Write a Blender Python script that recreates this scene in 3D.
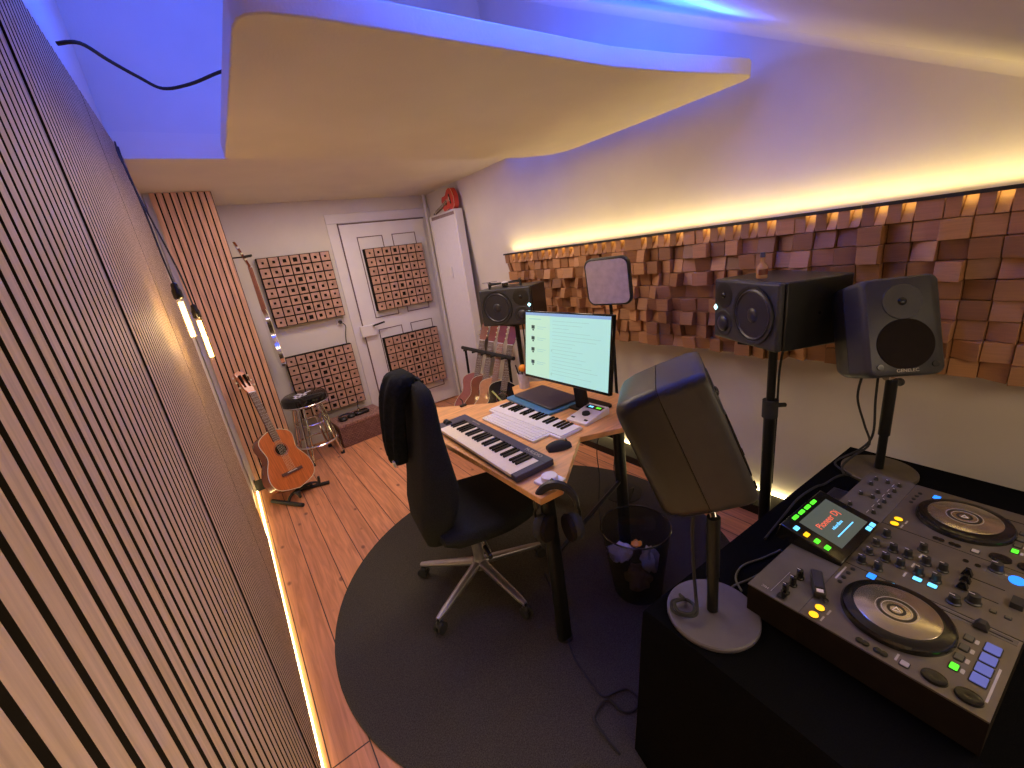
import bpy, bmesh, math, random
from mathutils import Vector, Matrix
random.seed(7)
PI = math.pi
R = math.radians
for o in list(bpy.data.objects):
    bpy.data.objects.remove(o)
scene = bpy.context.scene
col = scene.collection

# ---------------------------------------------------------------- camera
cam_d = bpy.data.cameras.new('camera')
cam = bpy.data.objects.new('camera', cam_d)
col.objects.link(cam)
cam_d.sensor_width = 36.0
cam_d.lens = 414.54 / 1024 * 36.0
cam_d.clip_start = 0.02
W2C = ((0.80400225, -0.57876832, -0.13640974),
       (-0.28483959, -0.17349287, -0.9427442),
       (0.52196436, 0.79682335, -0.30434479))
m = Matrix(((W2C[0][0], -W2C[1][0], -W2C[2][0], 0),
            (W2C[0][1], -W2C[1][1], -W2C[2][1], 0),
            (W2C[0][2], -W2C[1][2], -W2C[2][2], 1.6),
            (0, 0, 0, 1)))
cam.matrix_world = m
scene.camera = cam

# ---------------------------------------------------------------- world, view, lamps
world = bpy.data.worlds.new('world')
scene.world = world
world.use_nodes = True
world.node_tree.nodes['Background'].inputs[0].default_value = (0.5, 0.45, 0.5, 1)
world.node_tree.nodes['Background'].inputs[1].default_value = 0.3
scene.view_settings.view_transform = 'Standard'
scene.view_settings.look = 'None'
scene.view_settings.exposure = 0.1
scene.view_settings.gamma = 1.0
scene.view_settings.use_curve_mapping = False

def area(name, loc, rot, sx, sy, power, color, spread=180):
    l = bpy.data.lights.new(name, 'AREA')
    l.shape = 'RECTANGLE'; l.size = sx; l.size_y = sy
    l.energy = power; l.color = color; l.spread = R(spread)
    o = bpy.data.objects.new(name, l); col.objects.link(o)
    o.location = loc; o.rotation_euler = rot
    return o
# soft fill added behind the camera to brighten the left slats; no fitting there
area('near_end_fill', (0.62, -0.50, 1.32), (R(20), R(55), 0), 0.6, 0.35, 9.5, (1.0, 0.79, 0.52), 130)
area('table_fill', (1.25, -0.45, 1.42), (R(18), R(5), 0), 0.7, 0.3, 5, (1.0, 0.77, 0.52))  # added fill above the draped table, no ceiling fitting
# soft fills added without a fitting: below the sail and below the far ceiling
area('sail_down_fill', (0.95, 2.05, 2.12), (0, 0, 0), 1.2, 0.25, 13, (1.0, 0.76, 0.56))
area('far_end_fill', (1.0, 3.45, 2.27), (0, 0, 0), 1.0, 0.4, 15, (1.0, 0.78, 0.66))
# warm led tape on the ledge of the wooden diffusers, shining up the wall
area('ledge_led_lamp', (2.165, 1.25, 1.588), (0, R(192), 0), 0.03, 3.6, 3.6, (1.0, 0.76, 0.32), 165)
# blue led tapes lying on the hanging ceiling sail
BLUE = (0.015, 0.085, 1.0)
area('sail_led_lamp_left', (0.30, 1.70, 2.22), (0, R(180-12), 0), 0.04, 1.1, 20, BLUE, 120)
area('sail_led_lamp_front', (1.10, 1.18, 2.22), (R(235), 0, 0), 1.3, 0.04, 14, BLUE, 150)
area('sail_led_lamp_right', (1.93, 1.68, 2.22), (0, R(180-4), 0), 0.04, 0.9, 6, BLUE, 140)
area('sail_led_lamp_edge', (1.15, 1.06, 2.212), (R(232), 0, 0), 1.3, 0.03, 9, BLUE, 85)
area('sail_led_lamp_rear', (1.10, 2.20, 2.22), (R(180), 0, 0), 1.6, 0.04, 9, BLUE)

# ---------------------------------------------------------------- materials
def node_mat(name):
    mt = bpy.data.materials.new(name); mt.use_nodes = True
    nt = mt.node_tree
    return mt, nt, nt.nodes['Principled BSDF']
def mat(name, c, rough=0.5, metal=0.0, var=0.06, vscale=30, bump=0.0, bscale=200, spec=0.5, coat=0.0, sheen=0.0, stretch=None):
    mt, nt, b = node_mat(name)
    b.inputs['Roughness'].default_value = rough
    b.inputs['Metallic'].default_value = metal
    b.inputs['Specular IOR Level'].default_value = spec
    b.inputs['Coat Weight'].default_value = coat
    b.inputs['Sheen Weight'].default_value = sheen
    tc = nt.nodes.new('ShaderNodeTexCoord')
    src = tc.outputs['Object']
    if stretch:
        mp = nt.nodes.new('ShaderNodeMapping'); mp.inputs['Scale'].default_value = stretch
        nt.links.new(src, mp.inputs[0]); src = mp.outputs[0]
    nz = nt.nodes.new('ShaderNodeTexNoise'); nz.inputs['Scale'].default_value = vscale; nz.inputs['Detail'].default_value = 4
    nt.links.new(src, nz.inputs['Vector'])
    cr = nt.nodes.new('ShaderNodeValToRGB')
    cr.color_ramp.elements[0].position = 0.3; cr.color_ramp.elements[1].position = 0.7
    cr.color_ramp.elements[0].color = (*[max(0, x*(1-var*2)) for x in c], 1)
    cr.color_ramp.elements[1].color = (*[min(1, x*(1+var*2)) for x in c], 1)
    nt.links.new(nz.outputs['Fac'], cr.inputs[0]); nt.links.new(cr.outputs[0], b.inputs['Base Color'])
    if bump:
        n2 = nt.nodes.new('ShaderNodeTexNoise'); n2.inputs['Scale'].default_value = bscale; n2.inputs['Detail'].default_value = 3
        nt.links.new(src, n2.inputs['Vector'])
        bp = nt.nodes.new('ShaderNodeBump'); bp.inputs['Strength'].default_value = bump; bp.inputs['Distance'].default_value = 0.004
        nt.links.new(n2.outputs['Fac'], bp.inputs['Height']); nt.links.new(bp.outputs[0], b.inputs['Normal'])
    return mt
def emit(name, c, s):
    mt, nt, b = node_mat(name)
    b.inputs['Base Color'].default_value = (*[x*0.3 for x in c], 1)
    b.inputs['Emission Color'].default_value = (*c, 1)
    b.inputs['Emission Strength'].default_value = s
    b.inputs['Roughness'].default_value = 0.4
    return mt
def clear(name, c, alpha, rough=0.1):
    mt, nt, b = node_mat(name)
    b.inputs['Base Color'].default_value = (*c, 1)
    b.inputs['Alpha'].default_value = alpha
    b.inputs['Roughness'].default_value = rough
    return mt

M = {}
M['plaster'] = mat('plaster', (0.68, 0.63, 0.56), 0.9, var=0.02, vscale=3, bump=0.12, bscale=90)
M['sail'] = mat('sail_plaster', (0.72, 0.66, 0.57), 0.85, var=0.02, vscale=3, bump=0.2, bscale=120)
M['paint'] = mat('white_paint', (0.72, 0.68, 0.68), 0.45, var=0.02, vscale=5)
M['recess'] = mat('radiator_recess', (0.30, 0.22, 0.24), 0.8)
M['groove'] = mat('dark_seam', (0.16, 0.10, 0.10), 0.9)
M['felt'] = mat('black_felt', (0.016, 0.012, 0.009), 0.95, spec=0.1)
M['slat'] = mat('oak_slat', (0.52, 0.36, 0.23), 0.6, var=0.09, vscale=9, stretch=(8, 14, 0.6))
M['slatdark'] = mat('dark_oak', (0.20, 0.125, 0.085), 0.6)
M['tile'] = mat('grid_tile_wood', (0.46, 0.27, 0.19), 0.6, var=0.14, vscale=14)
M['slat2'] = mat('oak_slat_warm', (0.64, 0.37, 0.21), 0.6, var=0.12, vscale=9, stretch=(8, 8, 0.6))
M['black'] = mat('black_plastic', (0.018, 0.018, 0.018), 0.45, var=0.1)
M['gloss'] = mat('gloss_black', (0.010, 0.010, 0.011), 0.12, var=0.05)
M['rubber'] = mat('rubber', (0.02, 0.02, 0.02), 0.8)
M['metalblack'] = mat('black_metal', (0.009, 0.009, 0.009), 0.4, spec=0.25)
M['chrome'] = mat('chrome', (0.75, 0.73, 0.72), 0.15, metal=1.0, var=0.02)
M['alu'] = mat('aluminium', (0.42, 0.40, 0.42), 0.35, metal=0.8, var=0.03)
M['cloth'] = mat('black_cloth', (0.004, 0.004, 0.005), 0.95, var=0.2, vscale=300, bump=0.3, bscale=500, spec=0.03)
M['fabric'] = mat('seat_fabric', (0.020, 0.022, 0.020), 0.95, var=0.2, vscale=300, bump=0.4, bscale=600, spec=0.2)
M['jacket'] = mat('jacket_fabric', (0.008, 0.010, 0.012), 0.95, var=0.2, vscale=60, bump=0.4, bscale=60, spec=0.15)
M['speaker'] = mat('speaker_grey', (0.030, 0.030, 0.034), 0.48, var=0.04, bump=0.1, bscale=500)
M['speakerdark'] = mat('speaker_dark', (0.011, 0.011, 0.010), 0.36, var=0.05, bump=0.08, bscale=500)
M['cone'] = mat('speaker_cone', (0.022, 0.022, 0.030), 0.35, var=0.05)
M['white'] = mat('white_plastic', (0.80, 0.77, 0.82), 0.4, var=0.01)
M['key'] = mat('ivory_key', (0.80, 0.72, 0.62), 0.35, var=0.01)
M['desk'] = mat('beech_desk', (0.72, 0.37, 0.14), 0.42, var=0.10, vscale=6, stretch=(1, 8, 4), bump=0.05)
M['blueplastic'] = mat('blue_plastic', (0.06, 0.20, 0.42), 0.35)
M['darkblue'] = mat('navy_plastic', (0.045, 0.042, 0.075), 0.4)
M['lid'] = mat('laptop_lid', (0.060, 0.055, 0.075), 0.3)
M['wicker'] = mat('wicker', (0.30, 0.16, 0.13), 0.8, var=0.3, vscale=60, bump=0.8, bscale=120)
M['paper'] = mat('paper', (0.62, 0.58, 0.62), 0.8)
M['orange'] = mat('orange_fruit', (0.95, 0.35, 0.02), 0.5)
M['brown'] = mat('brown_card', (0.22, 0.13, 0.05), 0.7)
M['guitar_top'] = mat('guitar_cedar', (0.52, 0.145, 0.035), 0.28, var=0.12, vscale=8, stretch=(14, 1, 1), coat=0.4)
M['guitar_side'] = mat('guitar_mahogany', (0.19, 0.045, 0.018), 0.25, coat=0.5, var=0.12, vscale=10)
M['fretboard'] = mat('rosewood', (0.10, 0.045, 0.035), 0.5)
M['neckwood'] = mat('neck_wood', (0.28, 0.10, 0.06), 0.4)
M['tanwood'] = mat('tan_guitar_wood', (0.58, 0.27, 0.12), 0.3, coat=0.4)
M['redwood'] = mat('reddish_guitar_wood', (0.32, 0.10, 0.08), 0.3, coat=0.4)
M['cream'] = mat('cream_binding', (0.75, 0.70, 0.50), 0.5)
M['lime'] = mat('lime_strap', (0.60, 0.70, 0.25), 0.6)
M['red'] = mat('red_lacquer', (0.55, 0.035, 0.012), 0.3, coat=0.5)
M['deck'] = mat('deck_grey', (0.17, 0.15, 0.115), 0.36, metal=0.55, var=0.03)
M['deckback'] = mat('deck_back_gloss', (0.12, 0.11, 0.095), 0.18, var=0.03)
M['platter'] = mat('platter_metal', (0.55, 0.50, 0.40), 0.16, metal=0.85, var=0.02)
M['platterdark'] = mat('platter_ring', (0.05, 0.045, 0.04), 0.3, metal=0.5)
M['print'] = mat('grey_print', (0.45, 0.42, 0.38), 0.6)
M['basegrey'] = mat('stand_base_grey', (0.11, 0.10, 0.125), 0.55, var=0.04, bump=0.1, bscale=500)
M['basedark'] = mat('stand_base_dark', (0.09, 0.075, 0.045), 0.5)
M['glass'] = clear('bottle_glass', (0.80, 0.46, 0.18), 0.55, 0.05)
M['clearglass'] = clear('tube_glass', (1.0, 0.75, 0.35), 0.06, 0.02)
M['bin'] = clear('smoked_plastic', (0.02, 0.02, 0.022), 0.42, 0.1)
M['whisky'] = mat('amber_liquid', (0.75, 0.26, 0.01), 0.15)
M['led'] = emit('warm_led_tape', (1.0, 0.74, 0.25), 6)
M['ledbase'] = emit('warm_led_tape_floor', (1.0, 0.80, 0.36), 12)
M['ledblue'] = emit('blue_led_tape', (0.06, 0.12, 1.0), 10)
M['filament'] = emit('bulb_filament', (1.0, 0.72, 0.28), 9)
M['lamp_white'] = emit('speaker_indicator', (0.45, 0.95, 1.0), 3)
M['e_green'] = emit('green_button', (0.10, 0.95, 0.03), 1.2)
M['e_blue'] = emit('blue_button', (0.02, 0.22, 1.0), 1.6)
M['e_cyan'] = emit('cyan_button', (0.15, 0.60, 1.0), 1.6)
M['e_amber'] = emit('amber_button', (1.0, 0.50, 0.01), 1.5)
M['e_violet'] = emit('violet_pad', (0.14, 0.16, 0.52), 0.6)
M['e_screen'] = emit('deck_screen', (0.10, 0.12, 0.10), 0.6)
M['e_red'] = emit('red_lettering', (1.0, 0.16, 0.08), 0.9)
M['off'] = mat('unlit_button', (0.10, 0.10, 0.07), 0.4)
M['display'] = emit('monitor_screen', (0.44, 0.78, 0.72), 0.80)
M['display2'] = emit('monitor_screen_pane', (0.52, 0.80, 0.62), 0.80)
M['displaybar'] = emit('monitor_screen_bar', (0.22, 0.36, 0.62), 0.9)
M['ink'] = emit('screen_ink', (0.05, 0.09, 0.08), 0.6)
M['inklight'] = emit('screen_ink_light', (0.36, 0.66, 0.60), 0.8)
M['softpanel'] = mat('grey_fabric_panel', (0.50, 0.42, 0.46), 0.8)

def wood_floor():
    mt, nt, b = node_mat('pine_floorboards')
    L = nt.links.new; N = nt.nodes.new
    tc = N('ShaderNodeTexCoord'); sp = N('ShaderNodeSeparateXYZ'); L(tc.outputs['Object'], sp.inputs[0])
    def math_(op, a, bb=None, c=None):
        n = N('ShaderNodeMath'); n.operation = op
        for i, v in enumerate((a, bb, c)):
            if v is None: continue
            if isinstance(v, (int, float)): n.inputs[i].default_value = v
            else: L(v, n.inputs[i])
        return n.outputs[0]
    bw = 0.135
    xs = math_('DIVIDE', sp.outputs[0], bw)
    idx = math_('FLOOR', xs); fr = math_('FRACT', xs)
    wn = N('ShaderNodeTexWhiteNoise'); wn.noise_dimensions = '1D'; L(idx, wn.inputs['W'])
    # joints along y, staggered
    ys = math_('ADD', math_('DIVIDE', sp.outputs[1], 7.0), math_('MULTIPLY', wn.outputs['Value'], 5.0))
    yf = math_('FRACT', ys); yi = math_('FLOOR', ys)
    wn2 = N('ShaderNodeTexWhiteNoise'); wn2.noise_dimensions = '2D'
    cb = N('ShaderNodeCombineXYZ'); L(idx, cb.inputs[0]); L(yi, cb.inputs[1]); L(cb.outputs[0], wn2.inputs['Vector'])
    gapx = math_('LESS_THAN', fr, 0.034); gapy = math_('LESS_THAN', yf, 0.0008)
    gap = math_('MAXIMUM', gapx, gapy)
    # grain
    cg = N('ShaderNodeCombineXYZ')
    L(math_('MULTIPLY', sp.outputs[0], 26.0), cg.inputs[0]); L(math_('MULTIPLY', sp.outputs[1], 1.6), cg.inputs[1]); L(math_('MULTIPLY', idx, 7.3), cg.inputs[2])
    g = N('ShaderNodeTexNoise'); g.inputs['Scale'].default_value = 1.6; g.inputs['Detail'].default_value = 6; g.inputs['Distortion'].default_value = 1.2
    L(cg.outputs[0], g.inputs['Vector'])
    ck = N('ShaderNodeCombineXYZ')
    L(math_('MULTIPLY', sp.outputs[0], 8.5), ck.inputs[0]); L(math_('MULTIPLY', sp.outputs[1], 5.0), ck.inputs[1]); L(math_('MULTIPLY', idx, 3.1), ck.inputs[2])
    v = N('ShaderNodeTexVoronoi'); v.inputs['Scale'].default_value = 1.0; L(ck.outputs[0], v.inputs['Vector'])
    knot = N('ShaderNodeMapRange'); knot.inputs[1].default_value = 0.06; knot.inputs[2].default_value = 0.13; knot.inputs[3].default_value = 1; knot.inputs[4].default_value = 0
    L(v.outputs['Distance'], knot.inputs[0])
    cr = N('ShaderNodeValToRGB')
    e = cr.color_ramp.elements
    e[0].position = 0.32; e[0].color = (0.52, 0.215, 0.095, 1)
    e[1].position = 0.68; e[1].color = (0.80, 0.35, 0.165, 1)
    L(g.outputs['Fac'], cr.inputs[0])
    mx = N('ShaderNodeMix'); mx.data_type = 'RGBA'; mx.blend_type = 'MULTIPLY'; mx.inputs[0].default_value = 1
    L(cr.outputs[0], mx.inputs[6])
    tint = N('ShaderNodeValToRGB'); te = tint.color_ramp.elements
    te[0].color = (0.80, 0.78, 0.78, 1); te[1].color = (1.1, 1.1, 1.08, 1); L(wn2.outputs['Value'], tint.inputs[0])
    L(tint.outputs[0], mx.inputs[7])
    m2 = N('ShaderNodeMix'); m2.data_type = 'RGBA'; L(math_('MULTIPLY', knot.outputs[0], 0.75), m2.inputs[0]); L(mx.outputs[2], m2.inputs[6]); m2.inputs[7].default_value = (0.10, 0.03, 0.02, 1)
    m3 = N('ShaderNodeMix'); m3.data_type = 'RGBA'; L(gap, m3.inputs[0]); L(m2.outputs[2], m3.inputs[6]); m3.inputs[7].default_value = (0.04, 0.015, 0.01, 1)
    L(m3.outputs[2], b.inputs['Base Color'])
    b.inputs['Roughness'].default_value = 0.42
    bp = N('ShaderNodeBump'); bp.inputs['Strength'].default_value = 0.4; bp.inputs['Distance'].default_value = 0.004; bp.invert = True
    L(gap, bp.inputs['Height']); L(bp.outputs[0], b.inputs['Normal'])
    return mt
M['floor'] = wood_floor()
M['rug'] = mat('charcoal_rug', (0.068, 0.062, 0.048), 1.0, var=0.25, vscale=260, bump=0.6, bscale=420, spec=0.1)
def vcol_wood():
    mt, nt, b = node_mat('walnut_blocks')
    L = nt.links.new; N = nt.nodes.new
    at = N('ShaderNodeAttribute'); at.attribute_name = 'tone'
    cr = N('ShaderNodeValToRGB'); e = cr.color_ramp.elements
    e[0].color = (0.25, 0.115, 0.045, 1); e[1].color = (0.54, 0.275, 0.125, 1)
    L(at.outputs['Fac'], cr.inputs[0])
    tc = N('ShaderNodeTexCoord'); mp = N('ShaderNodeMapping'); mp.inputs['Scale'].default_value = (12, 3, 60); L(tc.outputs['Object'], mp.inputs[0])
    nz = N('ShaderNodeTexNoise'); nz.inputs['Scale'].default_value = 3; nz.inputs['Detail'].default_value = 4; L(mp.outputs[0], nz.inputs['Vector'])
    c2 = N('ShaderNodeValToRGB'); c2.color_ramp.elements[0].color = (0.75, 0.75, 0.75, 1); c2.color_ramp.elements[1].color = (1.2, 1.2, 1.2, 1); L(nz.outputs['Fac'], c2.inputs[0])
    mx = N('ShaderNodeMix'); mx.data_type = 'RGBA'; mx.blend_type = 'MULTIPLY'; mx.inputs[0].default_value = 1
    L(cr.outputs[0], mx.inputs[6]); L(c2.outputs[0], mx.inputs[7]); L(mx.outputs[2], b.inputs['Base Color'])
    b.inputs['Roughness'].default_value = 0.5
    return mt
M['blocks'] = vcol_wood()
def brickish():
    mt, nt, b = node_mat('woven_cane')
    L = nt.links.new; N = nt.nodes.new
    tc = N('ShaderNodeTexCoord'); br = N('ShaderNodeTexBrick')
    mp = N('ShaderNodeMapping'); mp.inputs['Rotation'].default_value = (R(90), 0, 0); L(tc.outputs['Object'], mp.inputs[0]); L(mp.outputs[0], br.inputs['Vector'])
    br.inputs['Color1'].default_value = (0.30, 0.15, 0.12, 1); br.inputs['Color2'].default_value = (0.20, 0.09, 0.07, 1); br.inputs['Mortar'].default_value = (0.07, 0.03, 0.02, 1)
    br.inputs['Scale'].default_value = 1; br.inputs['Brick Width'].default_value = 0.030; br.inputs['Row Height'].default_value = 0.014; br.inputs['Mortar Size'].default_value = 0.002
    L(br.outputs[0], b.inputs['Base Color']); b.inputs['Roughness'].default_value = 0.7
    bp = N('ShaderNodeBump'); bp.inputs['Strength'].default_value = 0.6; bp.inputs['Distance'].default_value = 0.004; bp.invert = True; L(br.outputs['Fac'], bp.inputs['Height']); L(bp.outputs[0], b.inputs['Normal'])
    return mt
M['cane'] = brickish()

# ---------------------------------------------------------------- mesh helpers
class MB:
    def __init__(s): s.bm = bmesh.new(); s.mats = []; s.tone = s.bm.faces.layers.float.new('tone')
    def _mi(s, m):
        if m is None: m = M['black']
        if m not in s.mats: s.mats.append(m)
        return s.mats.index(m)
    def face(s, vs, m=None, smooth=False, tone=0.5):
        try: f = s.bm.faces.new(vs)
        except ValueError: return None
        f.material_index = s._mi(m); f.smooth = smooth; f[s.tone] = tone
        return f
    def v(s, p): return s.bm.verts.new(p)
    def box(s, x0, x1, y0, y1, z0, z1, m=None, T=None, tone=0.5):
        ps = [Vector(p) for p in ((x0,y0,z0),(x1,y0,z0),(x1,y1,z0),(x0,y1,z0),(x0,y0,z1),(x1,y0,z1),(x1,y1,z1),(x0,y1,z1))]
        s.hexa(ps, m, T, tone)
        return s
    def hexa(s, ps, m=None, T=None, tone=0.5):
        if T is not None: ps = [T @ Vector(p) for p in ps]
        v = [s.v(p) for p in ps]
        for q in ((0,3,2,1),(4,5,6,7),(0,1,5,4),(1,2,6,5),(2,3,7,6),(3,0,4,7)):
            s.face([v[i] for i in q], m, tone=tone)
    def loft(s, loops, m=None, cap=True, smooth=True, closed=False):
        vs = [[s.v(p) for p in l] for l in loops]
        n = len(loops[0])
        rng = range(len(vs)) if closed else range(len(vs)-1)
        for i in rng:
            a, b = vs[i], vs[(i+1) % len(vs)]
            for j in range(n):
                s.face([a[j], a[(j+1) % n], b[(j+1) % n], b[j]], m, smooth)
        if cap and not closed:
            s.face(list(reversed(vs[0])), m); s.face(vs[-1], m)
        return s
    def cyl(s, p0, p1, r0, r1=None, m=None, seg=16, cap=True, smooth=True):
        if r1 is None: r1 = r0
        p0 = Vector(p0); p1 = Vector(p1); d = (p1-p0).normalized()
        a = d.orthogonal().normalized(); b = d.cross(a)
        ring = lambda c, r: [c + (a*math.cos(t)+b*math.sin(t))*r for t in [2*PI*i/seg for i in range(seg)]]
        return s.loft([ring(p0, r0), ring(p1, r1)], m, cap, smooth)
    def tube(s, pts, r, m=None, seg=8, closed=False, rs=None):
        pts = [Vector(p) for p in pts]; n = len(pts)
        loops = []; a = None
        for i, p in enumerate(pts):
            if closed: d = (pts[(i+1) % n]-pts[i-1])
            else: d = pts[min(i+1, n-1)]-pts[max(i-1, 0)]
            d = d.normalized() if d.length > 1e-9 else Vector((0,0,1))
            a = d.orthogonal() if a is None else a - d*a.dot(d)
            if a.length < 1e-6: a = d.orthogonal()
            a = a.normalized(); b = d.cross(a)
            rr = rs[i] if rs else r
            loops.append([p + (a*math.cos(t)+b*math.sin(t))*rr for t in [2*PI*k/seg for k in range(seg)]])
        return s.loft(loops, m, True, True, closed)
    def lathe(s, prof, c=(0,0,0), axis=(0,0,1), m=None, seg=24, smooth=True):
        c = Vector(c); d = Vector(axis).normalized(); a = d.orthogonal().normalized(); b = d.cross(a)
        loops = [[c + d*z + (a*math.cos(t)+b*math.sin(t))*max(r, 1e-5) for t in [2*PI*k/seg for k in range(seg)]] for r, z in prof]
        return s.loft(loops, m, True, smooth)
    def prism(s, poly, z0, z1, m=None, T=None, smooth=False):
        lo = [Vector((x, y, z0)) for x, y in poly]; hi = [Vector((x, y, z1)) for x, y in poly]
        if T is not None: lo = [T @ p for p in lo]; hi = [T @ p for p in hi]
        return s.loft([lo, hi], m, True, smooth)
    def sphere(s, c, r, m=None, seg=16, sc=(1,1,1)):
        c = Vector(c); loops = []
        n = seg//2
        for i in range(n+1):
            t = PI*i/n
            loops.append([c + Vector((math.cos(p)*math.sin(t)*r*sc[0], math.sin(p)*math.sin(t)*r*sc[1], -math.cos(t)*r*sc[2])) for p in [2*PI*k/seg for k in range(seg)]])
        for l in (loops[0], loops[-1]):
            for i in range(seg): l[i] = l[i] + Vector((math.cos(2*PI*i/seg), math.sin(2*PI*i/seg), 0))*1e-5
        return s.loft(loops, m, True, True)
    def front(s, sign, ax, m):
        """oak veneer on the faces looking along one axis, the rest stays black"""
        s.bm.normal_update(); mi = s._mi(m)
        for f in s.bm.faces:
            if f.normal[ax]*sign > .9: f.material_index = mi
    def build(s, name, parent=None, bevel=0, subsurf=0, seg=2, tag_=None):
        bmesh.ops.recalc_face_normals(s.bm, faces=s.bm.faces)
        me = bpy.data.meshes.new(name); s.bm.to_mesh(me); s.bm.free()
        for m_ in s.mats: me.materials.append(m_)
        me.set_sharp_from_angle(angle=R(38))
        o = bpy.data.objects.new(name, me); col.objects.link(o)
        if parent is not None: o.parent = parent
        if bevel:
            b = o.modifiers.new('bevel', 'BEVEL'); b.width = bevel; b.segments = seg; b.limit_method = 'ANGLE'; b.angle_limit = R(40)
        if subsurf:
            b = o.modifiers.new('subsurf', 'SUBSURF'); b.levels = subsurf; b.render_levels = subsurf
        if tag_: tag(o, *tag_)
        return o
def tag(o, label, cat, group=None, kind=None):
    o['label'] = label; o['category'] = cat
    if group: o['group'] = group
    if kind: o['kind'] = kind
    return o
def thing(name, label, cat, loc=(0,0,0), rot=(0,0,0), group=None):
    o = bpy.data.objects.new(name, None); col.objects.link(o)
    o.empty_display_size = 0.05
    o.location = loc; o.rotation_euler = rot
    return tag(o, label, cat, group)
def struct(o):
    o['kind'] = 'structure'; return o
def copy_tree(o, parent=None):
    c = o.copy(); col.objects.link(c); c.parent = parent
    for ch in [x for x in bpy.data.objects if x.parent == o]:
        copy_tree(ch, c)
    return c
def rr(w, h, r, n=5, cx=0, cy=0):
    """rounded rectangle, list of 2D points"""
    out = []
    for sx, sy, a0 in ((1,1,0),(-1,1,90),(-1,-1,180),(1,-1,270)):
        for i in range(n+1):
            a = R(a0 + 90*i/n)
            out.append((cx + sx*(w/2-r) + math.cos(a)*r, cy + sy*(h/2-r) + math.sin(a)*r))
    return out
def text(s, size, name, parent, loc, rot, m, ext=0.0004, align='CENTER'):
    cu = bpy.data.curves.new(name, 'FONT'); cu.body = s; cu.size = size; cu.extrude = ext
    cu.align_x = align; cu.align_y = 'CENTER'
    t = bpy.data.objects.new(name, cu); col.objects.link(t)
    bpy.context.view_layer.update()
    me = bpy.data.meshes.new_from_object(t.evaluated_get(bpy.context.evaluated_depsgraph_get()))
    bpy.data.objects.remove(t)
    me.materials.clear(); me.materials.append(m)
    o = bpy.data.objects.new(name, me); col.objects.link(o)
    o.parent = parent; o.location = loc; o.rotation_euler = rot
    return o
def smooth_path(pts, n=6):
    pts = [Vector(p) for p in pts]; out = []
    for i in range(len(pts)-1):
        p0 = pts[max(i-1,0)]; p1 = pts[i]; p2 = pts[i+1]; p3 = pts[min(i+2, len(pts)-1)]
        for k in range(n):
            t = k/n
            out.append(0.5*((2*p1)+(p2-p0)*t+(2*p0-5*p1+4*p2-p3)*t*t+(3*p1-p0-3*p2+p3)*t*t*t))
    out.append(pts[-1]); return out

# ================================================================ SETTING
XL = -0.155            # face of the slats on the left wall
def wx(z): return 2.317 - 0.0687*z     # right wall leans in a little
ZC = 2.286; YB = 2.93; YE = 4.455; YN = -1.0
def roofz(y): return 1.775 + 0.54*y
o = MB().box(-0.30, 2.6, YN-0.1, YE+0.15, -0.08, 0, M['floor']).build('floor'); struct(o)
# right wall: one leaning slab, cut along the pitched roof
mb = MB()
prof = [(YN, 0), (YE, 0), (YE, ZC+0.3), (YB, 3.40), (YN, roofz(YN)+0.04)]
mb.loft([[Vector((wx(z), y, z)) for y, z in prof], [Vector((wx(z)+0.15, y, z)) for y, z in prof]], M['plaster'], smooth=False)
struct(mb.build('wall_right'))
mb = MB()
mb.loft([[Vector((-0.185, y, z)) for y, z in prof], [Vector((-0.33, y, z)) for y, z in prof]], M['plaster'], smooth=False)
struct(mb.build('wall_left'))
struct(MB().box(-0.18, 2.35, YE, YE+0.12, 0, ZC+0.1, M['plaster']).build('wall_far'))
struct(MB().box(-0.18, 2.35, YN-0.1, YN, 0, roofz(YN)+0.05, M['plaster']).build('wall_near'))
# projecting box in the far left corner, carries the slat panel
struct(MB().box(-0.18, 0.205, 3.825, YE, 0, ZC, M['plaster']).build('wall_corner'))
# flat ceiling over the far end with its upstand, and the pitched roof
struct(MB().box(-0.19, 2.16, YB, YE, ZC, ZC+0.12, M['sail']).build('ceiling'))
struct(MB().box(-0.19, 2.16, YB, YB+0.1, ZC+0.12, 3.37, M['plaster']).build('wall_upstand'))
mb = MB()
mb.hexa([(-0.19,YN,roofz(YN)),(2.36,YN,roofz(YN)),(2.36,YB+0.1,roofz(YB+0.1)),(-0.19,YB+0.1,roofz(YB+0.1)),
         (-0.19,YN,roofz(YN)+0.1),(2.36,YN,roofz(YN)+0.1),(2.36,YB+0.1,roofz(YB+0.1)+0.1),(-0.19,YB+0.1,roofz(YB+0.1)+0.1)], M['plaster'])
struct(mb.build('ceiling_pitched'))
# cove strip where the roof meets the right wall
mb = MB()
L0 = []
for y in (YN, YB):
    z = roofz(y); x = wx(z)
    loop = []
    for i in range(7):
        a = R(90*i/6)
        loop.append(Vector((x+0.005-0.055*(1-math.sin(a)), y, z+0.004-0.055*(1-math.cos(a)))))
    loop.append(Vector((x+0.01, y, z+0.01)))
    L0.append(loop)
mb.loft(L0, M['plaster'], smooth=True)
struct(mb.build('trim_1'))
# black skirting and warm LED tape along the right wall
struct(MB().box(2.13, 2.285, -0.9, 4.42, 0, 0.055, M['metalblack']).build('baseboard_right'))
tag(MB().box(2.286, 2.306, -0.9, 4.0, 0.040, 0.058, M['ledbase']).build('led_strip'), 'warm LED strip glowing behind the black skirting of the right wall', 'led strip')
tag(MB().box(-0.163, -0.152, -0.6, 3.79, 0.001, 0.012, M['ledbase']).build('led_strip'), 'warm LED strip glowing at floor level under the long slatted wall', 'led strip')

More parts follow.
